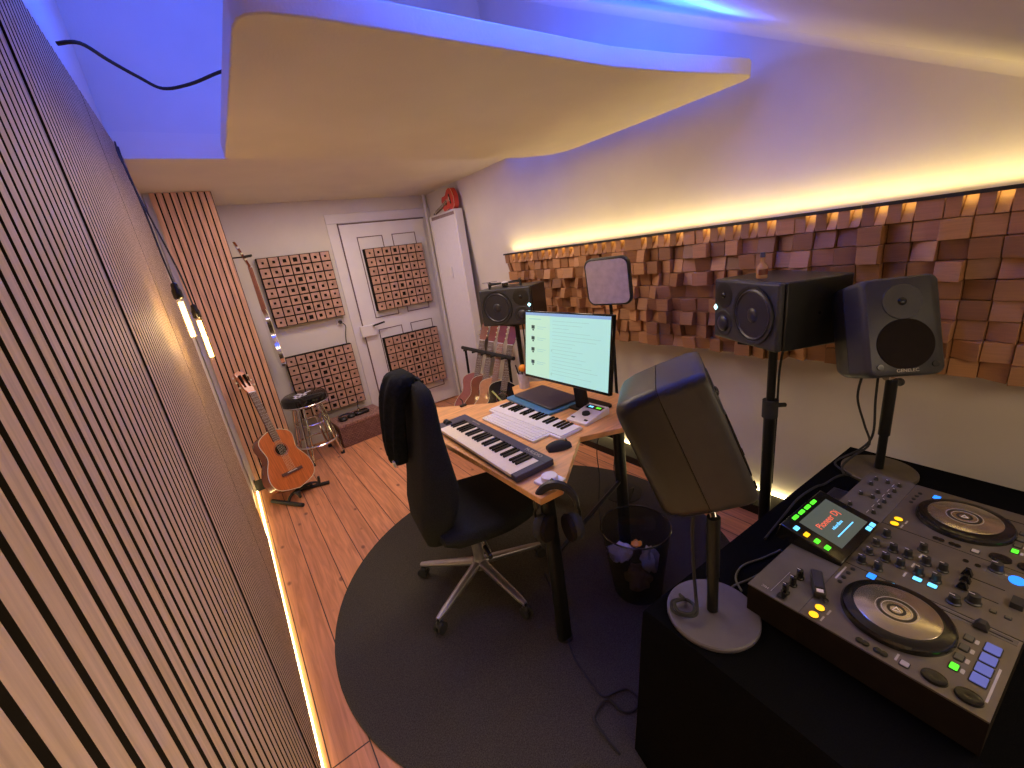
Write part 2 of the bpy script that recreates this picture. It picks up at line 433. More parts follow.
# door in the far wall
d = bpy.data.objects.new('door_1', None); col.objects.link(d); d.location = (1.62, YE, 0); struct(d)
mb = MB()
mb.box(-0.445, 0.445, -0.035, 0.0, 0.012, 2.055, M['paint'])
mb.build('door_leaf', d, bevel=0.003)
for (x0, x1, z0, z1) in ((-0.30,-0.04,1.12,1.93),(0.06,0.32,1.12,1.93),(-0.30,-0.04,0.20,1.0),(0.06,0.32,0.20,1.0)):
    mb = MB()
    for a in ((x0,x1,z0,z0+.008),(x0,x1,z1-.008,z1),(x0,x0+.008,z0,z1),(x1-.008,x1,z0,z1)):
        mb.box(a[0], a[1], -0.039, -0.034, a[2], a[3], M['groove'])
    mb.box(x0+.008, x1-.008, -0.036, -0.034, z0+.008, z1-.008, M['paint'])
    mb.build('door_panel', d)
mb = MB()
for s_ in (-1, 1):
    mb.box(s_*0.45-(0.0 if s_ > 0 else 0.10), s_*0.45+(0.10 if s_ > 0 else 0.0), -0.012, 0, 0, 2.07, M['paint'])
mb.box(-0.55, 0.55, -0.012, 0, 2.07, 2.16, M['paint'])
mb.build('door_frame', d, bevel=0.004)
mb = MB()
mb.box(-0.452, -0.445, -0.033, -0.0, 0.0, 2.07, M['groove']); mb.box(-0.45, 0.45, -0.033, -0.0, 2.056, 2.064, M['groove'])
mb.build('door_gap', d)
mb = MB()
mb.box(-0.49, -0.33, -0.075, -0.034, 0.955, 1.07, M['paint'])
mb.build('lock_box', d, bevel=0.006)
mb = MB(); mb.cyl((-0.36,-0.11,1.06),(-0.36,-0.04,1.06),0.010,m=M['chrome']); mb.cyl((-0.36,-0.105,1.06),(-0.24,-0.105,1.075),0.009,m=M['metalblack'])
mb.build('door_handle', d)

# ================================================================ LEFT SLAT WALL
def slat_wall(name, label, y0, y1, pitch=0.0375, fill=0.70, z1=2.286):
    t = thing(name, label, 'wall panel', (XL, (y0+y1)/2, 0), group='oak slat panels on the left wall')
    h = (y1-y0)/2
    yc = (y0+y1)/2
    top = lambda y: min(z1, roofz(y+yc)-.012)
    yk = (z1+.012-1.775)/.54-yc
    ys = [-h] + ([yk] if -h < yk < h else []) + [h]
    pr_ = [(-h, .03)] + [(h, .03)] + [(y, top(y)) for y in reversed(ys)]
    mb = MB(); mb.loft([[Vector((-.028, y, z)) for y, z in pr_], [Vector((-.012, y, z)) for y, z in pr_]], M['felt'], smooth=False)
    mb.build('felt_backing', t)
    mb = MB(); n = int(round((y1-y0)/pitch)); p = (y1-y0)/n
    for i in range(n):
        a = -h + i*p + p*(1-fill)/2; b = a+p*fill; ta, tb = top(a), top(b)
        mb.hexa([(-.012,a,.03),(0,a,.03),(0,b,.03),(-.012,b,.03),(-.012,a,ta),(0,a,ta),(0,b,tb),(-.012,b,tb)], M['felt'])
    mb.front(1.0, 0, M['slat'])
    mb.build('slats', t)
slat_wall('slat_panel', 'oak slat wall panel filling the lower left of the photo, nearest the camera', -0.62, 1.135)
slat_wall('slat_panel', 'middle oak slat wall panel, beyond the wide dark seam at upper left', 1.168, 2.05)
slat_wall('slat_panel', 'far oak slat wall panel behind the hanging tube bulbs', 2.06, 2.93)
tag(MB().box(XL-.026, XL-.003, 1.137, 1.166, .03, 2.284, M['slatdark']).build('joint_strip'), 'dark oak strip closing the wide seam between the near and middle slat panels', 'strip')
# framed panel facing the camera in the corner
t = thing('slat_panel', 'warm oak slat panel facing the room beside the classical guitar', 'wall panel', (0.03, 3.825, 0))
MB().box(-0.175, 0.175, -0.012, 0.0, 0.10, 2.284, M['felt']).build('felt_backing', t)
mb = MB()
for i in range(9):
    a = -0.175 + i*0.0394
    mb.box(a, a+0.030, -0.024, -0.012, 0.10, 2.284, M['felt'])
mb.front(-1.0, 1, M['slat2'])
mb.build('slats', t)
MB().box(-0.19, 0.178, -0.02, 0.0, 0.0, 0.10, M['metalblack']).build('base_board', t)

# ================================================================ WOODEN SKYLINE DIFFUSERS
def diffuser(label, y1, ncol=8):
    zc = 1.2515; nrow = 9; b = 0.0705; c = 0.0762
    t = thing('wood_block_diffuser', label, 'wall panel', (2.15, y1-ncol*c/2, 0.935), group='wooden block diffusers on the right wall')
    hw = ncol*c/2
    MB().box(0.0, 0.055, -hw, hw, 0.0, nrow*b, M['guitar_side']).build('backing_board', t)
    mb = MB()
    for j in range(ncol):
        for k in range(nrow):
            y = hw-(j+1)*c; z = k*b
            d1 = random.choice((0.022, 0.03, 0.04, 0.055, 0.075)); dz = random.choice((0, 0, 0.008, -0.008)); dy = random.choice((0, 0, 0.012, -0.014, -0.022))
            g = 0.0012
            x = lambda sy, sz: -(max(0.008, d1 + sy*dy + sz*dz))
            if k == nrow-1:
                d1 = 0.045; dz = 0; dy = random.choice((0, 0.006, -0.006))
                if (j*7+int(y1*10)) % 5 != 0:     # narrow slanting facet beside the block, catches the LED light
                    w2 = c*0.44
                    mb.hexa([(-.050,y+g,z+g),(0,y+g,z+g),(0,y+w2,z+g),(-.050,y+w2,z+g),(-.004,y+g,z+b-g),(0,y+g,z+b-g),(0,y+w2,z+b-g),(-.004,y+w2,z+b-g)], M['blocks'], tone=random.random())
                    mb.hexa([(-.045,y+w2+g,z+g),(0,y+w2+g,z+g),(0,y+c-g,z+g),(-.045,y+c-g,z+g),(-.045,y+w2+g,z+b-g),(0,y+w2+g,z+b-g),(0,y+c-g,z+b-g),(-.045,y+c-g,z+b-g)], M['blocks'], tone=random.random())
                    continue
            ps = [(x(-1,-1), y+g, z+g), (0, y+g, z+g), (0, y+c-g, z+g), (x(1,-1), y+c-g, z+g),
                  (x(-1,1), y+g, z+b-g), (0, y+g, z+b-g), (0, y+c-g, z+b-g), (x(1,1), y+c-g, z+b-g)]
            mb.hexa(ps, M['blocks'], tone=random.random())
    mb.build('blocks', t, bevel=0.0015, seg=1)
    mb = MB(); mb.box(-0.052, -0.047, -hw, hw, nrow*b-0.003, nrow*b+0.010, M['black'])
    mb.build('ledge', t)
lab = ['wooden block diffuser at the far end, beside the radiator wall', 'wooden block diffuser behind the square grey panel, second from the far end',
       'wooden block diffuser between the computer monitor and the whisky bottle, third from the far end', 'wooden block diffuser right behind the whisky bottle speaker',
       'wooden block diffuser above the right two-way speaker at the right edge', 'wooden block diffuser nearest the camera, at the right edge of the photo']
y = 3.05
for s_ in lab:
    diffuser(s_, y); y -= 8*0.0762+0.001
tag(MB().box(2.112, 2.132, -0.58, 3.05, 1.5705, 1.5765, M['led']).build('led_strip'), 'warm LED strip lying along the top of the wooden diffusers', 'led strip')

# ================================================================ CEILING SAIL
t = thing('ceiling_sail', 'white plaster ceiling sail with rounded corners hanging over the room', 'ceiling panel', (1.1, 1.7, 2.135))
poly = [(.20,1.20),(.206,1.16),(.225,1.135),(.26,1.118),(.35,1.108),(.8,1.104),(1.3,1.10),(1.60,1.065),(1.85,1.02),(2.0,.995),(2.04,1.01),(2.055,1.05),(2.06,1.6),(2.05,2.02),(2.035,2.12),(1.99,2.19),(1.92,2.23),(1.80,2.275),(1.6,2.295),(.25,2.295),(.225,2.29),(.212,2.27)]
pl = [(x-1.1, y-1.7) for x, y in poly]
mb = MB(); mb.prism(pl, 0, 0.060, M['sail']); mb.build('board', t, bevel=0.004)
for x in (-.6, .6): MB().cyl((x,.52,.058),(x,YB-1.7+.01,.30),0.006,m=M['metalblack'],seg=8).build('bracket', t)
mb = MB()
ins = [((x)*0.93, (y)*0.90) for x, y in pl]
mb.tube([(x, y, 0.067) for x, y in ins], 0.006, M['ledblue'], seg=6, closed=True)
mb.build('blue_led_tape', t)
# black cable draped below the roof
cp = smooth_path([(-.122,1.515,2.196),(-.08,1.51,2.2),(-.04,1.59,2.2),(.01,1.68,2.2),(.06,1.75,2.2),(.13,1.70,2.2),(.212,1.585,2.199),(.27,1.57,2.202)])
tag(MB().tube(cp, 0.0045, M['rubber']).build('cable'), 'black cable sagging from the slatted wall to the ceiling sail', 'cable')

# ================================================================ TUBE BULBS
def tube_bulb(label, x, y, ztop, zbot, pts, r=0.0115):
    t = thing('pendant_bulb', label, 'lamp', (x, y, ztop), group='hanging tube bulbs')
    MB().tube(smooth_path([(p[0]-x, p[1]-y, p[2]-ztop) for p in pts]+[(0,0,.045)], 4), 0.0032, M['rubber'], seg=6).build('flex', t)
    MB().lathe([(0.004,.05),(0.010,.045),(0.012,.03),(0.015,.02),(0.015,-.004),(0.011,-.008)], m=M['gloss']).build('socket', t)
    L = ztop-zbot
    MB().lathe([(0.008,-.006),(r,-.02),(r,-L+.012),(r*.75,-L+.003),(0.002,-L)], m=M['clearglass']).build('glass_tube', t)
    mb = MB(); mb.cyl((0,0,-.018),(0,0,-L+.012),0.0075,m=M['filament'],seg=12); mb.build('filament', t)
    l = bpy.data.lights.new('bulb_light', 'POINT'); l.energy = 1.3; l.color = (1.0, 0.62, 0.25); l.shadow_soft_size = 0.03
    lo = bpy.data.objects.new('bulb_light', l); col.objects.link(lo); lo.parent = t; lo.location = (0.05, 0, -L/2)
tube_bulb('hanging glass tube bulb, the upper of the two beside the slatted wall', -0.095, 1.90, 1.605, 1.45, [(-.148,2.62,2.28),(-.13,2.25,2.14),(-.11,2.0,2.03),(-.10,1.93,1.88),(-.098,1.90,1.75)])
tube_bulb('hanging glass tube bulb, the lower and farther of the two', -0.072, 2.16, 1.520, 1.335, [(-.148,2.70,2.28),(-.135,2.42,2.12),(-.115,2.24,1.98),(-.09,2.18,1.80),(-.076,2.16,1.68)])

# ================================================================ FAR WALL DIFFUSERS
def grid_diffuser(label, x0, z0, dep=0.075):
    t = thing('grid_diffuser', label, 'wall panel', (x0+.31, YE-(0.036 if x0 > 1.2 else 0), z0), group='square grid diffusers on the far wall')
    s_ = 0.62
    MB().box(-s_/2, s_/2, -dep+.006, 0, 0, s_, M['felt']).build('frame', t)
    mb = MB(); c = s_/7
    hs = (0.010, 0.012, 0.015, 0.019, 0.015, 0.013, 0.010)
    for i in range(7):
        for k in range(7):
            x = -s_/2+i*c+.006; z = k*c+.006; w = c-.012; h = hs[i]
            X0, X1, Z0, Z1 = x, x+w, z, z+w; cx = x+w/2; cz = z+w/2
            mb.box(X0, X1, -dep-.002, -dep+.006, Z0, cz-h, M['tile']); mb.box(X0, X1, -dep-.002, -dep+.006, cz+h, Z1, M['tile'])
            mb.box(X0, cx-h, -dep-.002, -dep+.006, cz-h, cz+h, M['tile']); mb.box(cx+h, X1, -dep-.002, -dep+.006, cz-h, cz+h, M['tile'])
    mb.build('wood_tiles', t)
grid_diffuser('square wooden grid diffuser on the wall left of the door, the upper one', 0.40, 1.215)
grid_diffuser('square wooden grid diffuser behind the bar stool, the lower one left of the door', 0.385, 0.31)
grid_diffuser('square wooden grid diffuser on the upper half of the white door', 1.345, 1.19)
grid_diffuser('square wooden grid diffuser on the lower half of the white door', 1.335, 0.285)
# socket and cable between the two left diffusers
t = thing('wall_socket', 'small wall socket with a black plug beside the door frame', 'socket', (0.965, YE, 1.155))
MB().box(-.035,.035,-.008,0,-.035,.035,M['paint']).build('socket_plate', t, bevel=.003)
MB().cyl((0,-.008,0),(0,-.045,0),.016,m=M['black']).build('plug', t)
tag(MB().tube(smooth_path([(.965,YE-.045,1.155),(1.0,YE-.05,1.11),(.985,YE-.03,1.03),(.975,YE-.02,.95),(.98,YE-.02,.90)]),.004,M['rubber']).build('cable'), 'thin black cable hanging from the wall socket behind the lower diffuser', 'cable')

# ================================================================ RADIATOR + UKULELE
t = thing('radiator', 'tall white ribbed wall radiator beside the door', 'radiator', (2.10, 3.985, 0.10))
MB().box(-.02,.05,-.27,.27,0,1.93,M['recess']).build('panel', t, bevel=.005)
mb = MB()
for i in range(24):
    y = -.262+i*.0222
    mb.cyl((-.022,y+.005,.03),(-.022,y+.005,1.90),.0068,m=M['white'],seg=8)
mb.build('ribs', t)
for s_ in (-1,1): MB().box(-.035,.05,s_*.27-.012,s_*.27+.012,-.005,1.94,M['paint']).build('side_rail', t, bevel=.004)
MB().box(-.030,.05,-.27,.27,1.93,1.945,M['paint']).build('top_grille', t)
mb = MB(); mb.box(-.045,-.03,-.035,-.005,1.32,1.42,M['white']); mb.build('meter', t, bevel=.003)
t = thing('radiator_pipe', 'white heating pipe in the corner between door and radiator', 'pipe', (2.11, 4.41, 0))
MB().cyl((0,0,0),(0,0,2.285),.016,m=M['paint']).build('pipe', t)

def guitar_outline(ub=.14, ws=.12, lb=.185, L=.485, n=28):
    """half-width profile of a guitar body from the tail (z=0) to the neck joint (z=L)"""
    key = [(0,0),(.02,.50*lb),(.08,.80*lb),(.17,.96*lb),(.28,lb),(.40,.93*lb),(.50,.80*lb),(.58,ws/1.0),(.66,ws*1.0),(.74,.93*ub),(.83,ub),(.91,.93*ub),(.97,.68*ub),(1,.28*ub)]
    out = []
    for i in range(n+1):
        f = i/n; f = f*f*(3-2*f) if False else f
        for a, b in zip(key, key[1:]):
            if a[0] <= f <= b[0]:
                u = (f-a[0])/(b[0]-a[0]); out.append((a[1]+(b[1]-a[1])*u, f*L)); break
    # smooth
    for _ in range(2):
        out = [out[0]]+[((out[i-1][0]+2*out[i][0]+out[i+1][0])/4, out[i][1]) for i in range(1, len(out)-1)]+[out[-1]]
    return out
def guitar(t, k=1.0, top='guitar_top', side='guitar_side', neck='fretboard', depth=.095, classical=True, cutdeep=0, binding='cream', pegs=3):
    h = guitar_outline()
    pts = [(x*k, z*k) for x, z in h] + [(-x*k, z*k) for x, z in reversed(h[1:])]
    mb = MB()
    mb.loft([[Vector((x, 0.0, z)) for x, z in pts], [Vector((x, depth*k, z)) for x, z in pts]], M[side], smooth=True)
    mb.build('body', t)
    mb = MB()
    mb.loft([[Vector((x*.985, -.002, .003+z*.985)) for x, z in pts], [Vector((x*.985, 0.001, .003+z*.985)) for x, z in pts]], M[top], smooth=False)
    sb = mb.build('soundboard', t)
    mb = MB(); mb.tube([(x*.995, -.001, z) for x, z in pts], .0025*k, M[binding], seg=5, closed=True); mb.build('binding', sb)
    sh = .325*k
    MB().cyl((0,-.0035,sh),(0,-.001,sh),.044*k,m=M['felt'],seg=28).build('sound_hole', sb)
    mb = MB(); mb.tube([(.052*k*math.cos(a), -.003, sh+.052*k*math.sin(a)) for a in [2*PI*i/28 for i in range(28)]], .003*k, M['neckwood'], seg=5, closed=True); mb.build('rosette', sb)
    MB().box(-.085*k,.085*k,-.011,-.001,.125*k,.150*k,M['fretboard']).build('bridge', t, bevel=.002)
    mb = MB(); mb.box(-.04*k,.04*k,-.014,-.010,.140*k,.144*k,M['white']); mb.build('saddle', t)
    # neck
    mb = MB()
    mb.hexa([(-.029*k,-.009,.40*k),(.029*k,-.009,.40*k),(.029*k,-.001,.40*k),(-.029*k,-.001,.40*k),(-.026*k,-.009,.81*k),(.026*k,-.009,.81*k),(.026*k,.0,.81*k),(-.026*k,.0,.81*k)], M[neck])
    fb = mb.build('fingerboard', t)
    mb = MB()
    for i in range(1, 18):
        z = .81*k - (.65*k)*(1-2**(-i/12))
        mb.box(-.027*k,.027*k,-.0105,-.009,z-.001,z+.001,M['alu'])
    mb.build('frets', fb)
    mb = MB(); mb.hexa([(-.025*k,-.001,.45*k),(.025*k,-.001,.45*k),(.016*k,.028,.45*k),(-.016*k,.028,.45*k),(-.024*k,0,.82*k),(.024*k,0,.82*k),(.014*k,.018,.82*k),(-.014*k,.018,.82*k)], M['neckwood'])
    mb.build('neck', t, bevel=.003)
    mb = MB()
    hp = [(-.026*k,.815*k),(.026*k,.815*k),(.036*k,.85*k),(.036*k,.985*k),(.022*k,1.0*k),(0,1.008*k),(-.022*k,1.0*k),(-.036*k,.985*k),(-.036*k,.85*k)]
    mb.loft([[Vector((x,-.006+(z-.81*k)*.25,z)) for x, z in hp],[Vector((x,.012+(z-.81*k)*.25,z)) for x, z in hp]], M['guitar_top' if classical else 'guitar_side'], smooth=False)
    hd = mb.build('headstock', t, bevel=.002)
    mb = MB()
    if classical:
        for s_ in (-1,1): mb.box(s_*.018*k-.005*k,s_*.018*k+.005*k,.004,.034,.865*k,.965*k,M['felt'])
        mb.build('slots', hd)
    for s_ in (-1,1):
        for i in range(3):
            z = (.87+i*.045)*k; y = (z-.81*k)*.25+.004
            m2 = MB(); m2.cyl((s_*.036*k,y,z),(s_*.052*k,y,z),.003*k,m=M['chrome'],seg=8); m2.sphere((s_*.056*k,y,z),.008*k,M['cream'],8)
            m2.build('tuning_peg', hd)
    mb = MB()
    for i in range(6):
        x = -.020+i*.008
        mb.cyl((x*k*1.3,-.013,.142*k),(x*k,-.011,.815*k),.0007,m=M['cream'],seg=4)
    mb.build('strings', t)
    mb = MB(); mb.box(-.026*k,.026*k,-.012,-.001,.81*k,.816*k,M['white']); mb.build('nut', t)

t = thing('classical_guitar', 'orange-brown classical guitar standing on a black folding stand by the slat panel', 'guitar', (.128, 3.352, .101))
t.rotation_mode = 'XYZ'
t.matrix_world = Matrix.Translation((.128,3.352,.101)) @ Matrix.Rotation(R(31.4),4,'Z') @ Matrix.Rotation(R(-22.3),4,'X') @ Matrix.Rotation(R(5.6),4,'Y')
guitar(t)
# its stand
t = thing('guitar_stand', 'black A-frame guitar stand on the floorboards', 'stand', (.14, 3.36, 0))
def gl(*ps): return [(x-.14, y-3.36, z) for x, y, z in ps]
MB().tube(gl((-.075,3.49,.015),(.105,3.22,.015)),.015,M['rubber'],seg=8).build('foot_bar', t)
MB().tube(gl((.10,3.51,.015),(.34,3.43,.015)),.015,M['rubber'],seg=8).build('foot_bar', t)
MB().tube(smooth_path(gl((.02,3.35,.018),(.06,3.37,.06),(.14,3.40,.075),(.20,3.44,.06),(.215,3.475,.018)),4),.011,M['rubber'],seg=8).build('crossbar', t)
MB().tube(smooth_path(gl((.08,3.37,.07),(.10,3.30,.075),(.105,3.235,.08),(.105,3.22,.13)),4),.010,M['rubber'],seg=8).build('support_arm', t)
MB().tube(smooth_path(gl((.20,3.43,.07),(.24,3.37,.085),(.26,3.32,.09),(.265,3.305,.15)),4),.010,M['rubber'],seg=8).build('support_arm', t)

# ukulele on the radiator
t = thing('ukulele', 'small red lacquered ukulele lying on top of the tall radiator', 'ukulele')
t.matrix_world = Matrix(((0, 1, 0, 2.075), (.22, 0, .975, 3.70), (.975, 0, -.22, 2.155), (0, 0, 0, 1)))
guitar(t, k=.52, top='red', side='red', neck='fretboard', depth=.10, classical=False)

# guitar hanging on the side of the corner box, seen edge on
t = thing('resonator_guitar', 'slim guitar with a chrome body hanging by its neck on the left, seen edge on', 'guitar')
t.matrix_world = Matrix.Translation((.345,4.12,.90)) @ Matrix.Rotation(R(90),4,'Z') @ Matrix.Rotation(R(-1.5),4,'X')
guitar(t, k=1.06, top='chrome', side='chrome', neck='neckwood', depth=.03, classical=False)
t = thing('guitar_hanger', 'black wall hanger holding the neck of the chrome guitar', 'hanger', (.206, 4.12, 1.845))
mb = MB(); mb.box(0,.010,-.03,.03,-.04,.04,M['rubber']); mb.build('wall_plate', t, bevel=.003)
mb = MB(); mb.cyl((.01,0,0),(.09,0,.0),.006,m=M['metalblack']); mb.tube([(.15,-.045,.004),(.09,-.04,0),(.09,.04,0),(.15,.045,.004)],.008,M['rubber'])
mb.build('yoke', t)

# ================================================================ STOOL
t = thing('bar_stool', 'round black padded bar stool on chrome legs', 'stool', (.415, 4.07, 0), (0,0,R(12)))
MB().lathe([(0.02,.535),(.175,.54),(.192,.555),(.197,.585),(.192,.615),(.170,.632),(.02,.636)], m=M['gloss'], seg=40).build('seat', t)
mb = MB(); mb.tube([(.193*math.cos(a),.193*math.sin(a),.556) for a in [2*PI*i/36 for i in range(36)]],.006,M['chrome'],seg=6,closed=True); mb.build('rim', t)
for i in range(4):
    a = PI/4+i*PI/2; c_, s_ = math.cos(a), math.sin(a)
    mb = MB()
    for dd in (-.022,.022):
        mb.tube(smooth_path([(c_*.09-s_*dd,s_*.09+c_*dd,.545),(c_*.12-s_*dd,s_*.12+c_*dd,.52),(c_*.17-s_*dd,s_*.17+c_*dd,.2),(c_*.20-s_*dd*.4,s_*.20+c_*dd*.4,.02)],4),.0095,M['chrome'],seg=8)
    lg = mb.build('leg', t)
    MB().cyl((c_*.2,s_*.2,0),(c_*.2,s_*.2,.03),.018,m=M['rubber']).build('foot_cap', lg)
mb = MB(); mb.tube([(.185*math.cos(a),.185*math.sin(a),.17) for a in [2*PI*i/36 for i in range(36)]],.011,M['chrome'],seg=8,closed=True); mb.build('foot_ring', t)
mb = MB(); mb.tube([(.13*math.cos(a),.13*math.sin(a),.36) for a in [2*PI*i/36 for i in range(36)]],.007,M['chrome'],seg=8,closed=True); mb.build('upper_ring', t)
# white lettering-like print on the seat
mb = MB()
T = Matrix.Translation((-.02,-.03,.6365)) @ Matrix.Rotation(R(20),4,'Z')
for a in ((-.11,.03,-.012,.004),(-.11,-.085,-.05,.004),(-.06,-.035,-.055,.05),(-.01,.015,-.045,.07),(.03,.10,.0,.018),(-.09,.0,-.055,-.042)):
    mb.box(a[0],a[1],a[2],a[3],0,.0015,M['white'],T)
mb.build('seat_print', t)

# ================================================================ WICKER CHEST with things on it
t = thing('wicker_chest', 'low brown woven chest standing against the far wall', 'chest', (.845, 4.235, 0), (0,0,R(5)))
MB().box(-.240,.240,-.165,.165,0,.205,M['cane']).build('body', t, bevel=.006)
MB().box(-.243,.243,-.168,.168,.2055,.235,M['wicker']).build('lid', t, bevel=.006)
t = thing('headphones', 'black headphones lying folded on the woven chest', 'headphones', (.735, 4.20, .236), (0,0,R(20)))
for s_ in (-1,1):
    mb = MB(); mb.lathe([(.02,0),(.038,.004),(.04,.02),(.03,.034),(.01,.038)], c=(s_*.045,-.02,.001), m=M['black']); mb.build('ear_cup', t)
mb = MB(); mb.tube([(.075*math.cos(a),-.02+.09*math.sin(a),.028) for a in [PI*i/12 for i in range(13)]],.009,M['black']); mb.build('headband', t)
t = thing('game_controller', 'small black gadget with a stub antenna on the woven chest', 'gadget', (.895, 4.225, .236), (0,0,R(5)))
MB().prism(rr(.15,.10,.03),0,.03,M['gloss']).build('body', t, bevel=.006)
mb = MB(); mb.cyl((-.02,.01,.03),(-.02,.01,.055),.014,m=M['chrome']); mb.cyl((-.02,.01,.055),(-.015,.01,.13),.004,m=M['black']); mb.build('antenna', t)

# ================================================================ RUG
mb = MB(); mb.lathe([(.01,0.0005),(1.02,.0005),(1.024,.004),(1.02,.008),(.01,.009)], m=M['rug'], seg=96, smooth=False)
o = mb.build('round_rug'); o.location = (.993,1.537,0); tag(o, 'large round charcoal rug under the desk chair', 'rug')

# ================================================================ DESK
t = thing('desk', 'angular beech studio desk carrying keyboards and monitor', 'desk', (1.2, 1.6, 0))
poly = [(.744,1.06),(.847,1.052),(1.187,1.307),(1.40,1.215),(1.62,1.20),(1.72,1.30),(1.72,2.02),(1.56,2.20),(1.44,2.20),(1.34,2.03),(1.20,2.05),(.905,2.33),(.80,2.42),(.62,2.30),(.715,2.0),(.735,1.5)]
mb = MB(); mb.prism([(x-1.2,y-1.6) for x, y in poly], .712, .74, M['desk']); mb.build('desktop', t, bevel=.003)
for (x, y) in ((.80,1.095),(1.405,1.27),(.80,2.20),(1.42,1.93)):
    mb = MB(); sh = rr(.062,.048,.018,3)
    loops = [[Vector((x-1.2+a*s_, y-1.6+b*s_, z)) for a, b in sh] for z, s_ in ((.011,1.0),(.71,.9))]
    mb.loft(loops, M['metalblack']); lg = mb.build('leg', t)
    MB().cyl((x-1.2,y-1.6,.009),(x-1.2,y-1.6,.02),.033,m=M['rubber']).build('foot', lg)
mb = MB(); mb.cyl((.80-1.2,1.095-1.6,.43),(1.405-1.2,1.27-1.6,.43),.010,m=M['metalblack']); mb.cyl((1.405-1.2,1.27-1.6,.66),(1.42-1.2,1.93-1.6,.66),.012,m=M['metalblack']); mb.cyl((.80-1.2,1.11-1.6,.69),(.80-1.2,2.2-1.6,.69),.012,m=M['metalblack'])
mb.build('crossbar', t)

# --- keyboards
def piano_keys(t, n_white, w, d, z, x0, y0, wm, bm_, start=0, hb=.008, bdepth=.6):
    """keys run along +x, fronts at y0, length d toward +y"""
    kw = w/n_white
    mb = MB()
    for i in range(n_white):
        mb.box(x0+i*kw+.0005, x0+(i+1)*kw-.0005, y0, y0+d, z-.012, z, wm)
    mb.build('white_keys', t)
    mb = MB()
    for i in range(n_white-1):
        if (i+start) % 7 in (0,1,3,4,5):
            c = x0+(i+1)*kw
            mb.hexa([(c-kw*.28,y0+d*(1-bdepth),z-.002),(c+kw*.28,y0+d*(1-bdepth),z-.002),(c+kw*.28,y0+d,z-.002),(c-kw*.28,y0+d,z-.002),
                     (c-kw*.24,y0+d*(1-bdepth)+.004,z+hb),(c+kw*.24,y0+d*(1-bdepth)+.004,z+hb),(c+kw*.24,y0+d,z+hb),(c-kw*.24,y0+d,z+hb)], bm_)
    mb.build('black_keys', t)
t = thing('midi_keyboard', 'dark blue-black MIDI keyboard with ivory keys along the front edge of the desk', 'keyboard', (.848, 1.588, .74), (0,0,R(-91.2)))
mb = MB()
mb.box(-.385,.385,-.094,.095,.004,.018,M['darkblue']); mb.box(-.385,.385,.050,.095,.018,.032,M['darkblue'])
mb.box(-.385,-.318,-.094,.06,.018,.031,M['darkblue']); mb.box(.350,.385,-.094,.06,.018,.031,M['darkblue'])
mb.build('case', t, bevel=.002)
piano_keys(t, 29, .666, .142, .030, -.317, -.096, M['key'], M['gloss'])
for x in (-.365,-.34):
    MB().cyl((x-.008,-.03,.030),(x+.008,-.03,.030),.018,m=M['black'],seg=20).build('wheel', t)
text('M-AUDIO', .026, 'lettering', t, (.28,.072,.0328), (0,0,0), M['print'])
text('KEYSTATION', .013, 'lettering', t, (-.22,.072,.0328), (0,0,0), M['print'])
for x in (-.3,.3):
    for y in (-.07,.07): MB().cyl((x,y,0),(x,y,.005),.012,m=M['rubber']).build('foot', t)

t = thing('computer_keyboard', 'slim white computer keyboard behind the dark MIDI keyboard', 'keyboard', (1.077, 1.655, .74), (0,0,R(-90)))
MB().prism(rr(.46,.145,.010),0,.012,M['white']).build('case', t, bevel=.002)
mb = MB()
for r_ in range(6):
    n = 19; 
    for i in range(n):
        if r_ == 0 and 4 <= i <= 8: continue
        x = -.221+i*.0233; y = -.064+r_*.0215
        mb.box(x, x+.0205, y, y+(.018 if r_ < 5 else .013), .012, .0155, M['white'])
mb.box(-.221+4*.0233, -.221+9*.0233-.003, -.064, -.046, .012, .0155, M['white'])
mb.build('keys', t)

t = thing('mini_keyboard', 'flat white piano keyboard between the computer keyboard and the laptop', 'keyboard', (1.175, 1.650, .74), (0,0,R(-89)))
MB().box(-.300,.300,-.078,.070,0,.014,M['white']).build('case', t, bevel=.003)
piano_keys(t, 22, .59, .128, .019, -.295, -.066, M['white'], M['gloss'], bdepth=.62, hb=.006)

t = thing('laptop', 'closed dark laptop with a bright blue edge under the monitor', 'laptop', (1.395, 1.815, .74), (0,0,R(-93)))
MB().prism(rr(.42,.27,.015),0,.014,M['blueplastic']).build('base', t, bevel=.003)
MB().prism(rr(.37,.22,.012,cy=.02),.014,.026,M['lid']).build('lid', t, bevel=.003)

t = thing('audio_interface', 'silver wedge-shaped audio interface with a black volume knob', 'audio interface', (1.375, 1.435, .74), (0,0,R(-86)))
t.scale = (.84, .80, .62)
mb = MB(); mb.hexa([(-.078,-.12,0),(.078,-.12,0),(.078,.11,0),(-.078,.11,0),(-.078,-.12,.022),(.078,-.12,.022),(.078,.11,.062),(-.078,.11,.062)], M['white'])
mb.build('case', t, bevel=.004)
sl = math.atan2(.040,.23)
def ontop(x, y): return (x, y, .022+(y+.12)*.04/.23)
p = Vector(ontop(0,-.02)); n = Vector((0,-math.sin(sl),math.cos(sl)))
MB().cyl(p, p+n*.016, .026, .024, m=M['black'], seg=28).build('volume_knob', t)
mb = MB(); T = Matrix.Translation(ontop(0,.068)) @ Matrix.Rotation(sl,4,'X'); mb.box(-.06,.06,-.022,.022,0,.002,M['gloss'],T); mb.box(-.045,-.012,-.008,.008,.002,.003,M['e_cyan'],T); mb.box(.012,.045,-.008,.008,.002,.003,M['e_green'],T)
mb.build('meter_display', t)
for x in (-.05,.05):
    T = Matrix.Translation(ontop(x,-.085)) @ Matrix.Rotation(sl,4,'X'); MB().box(-.012,.012,-.006,.006,0,.004,M['black'],T).build('button', t)

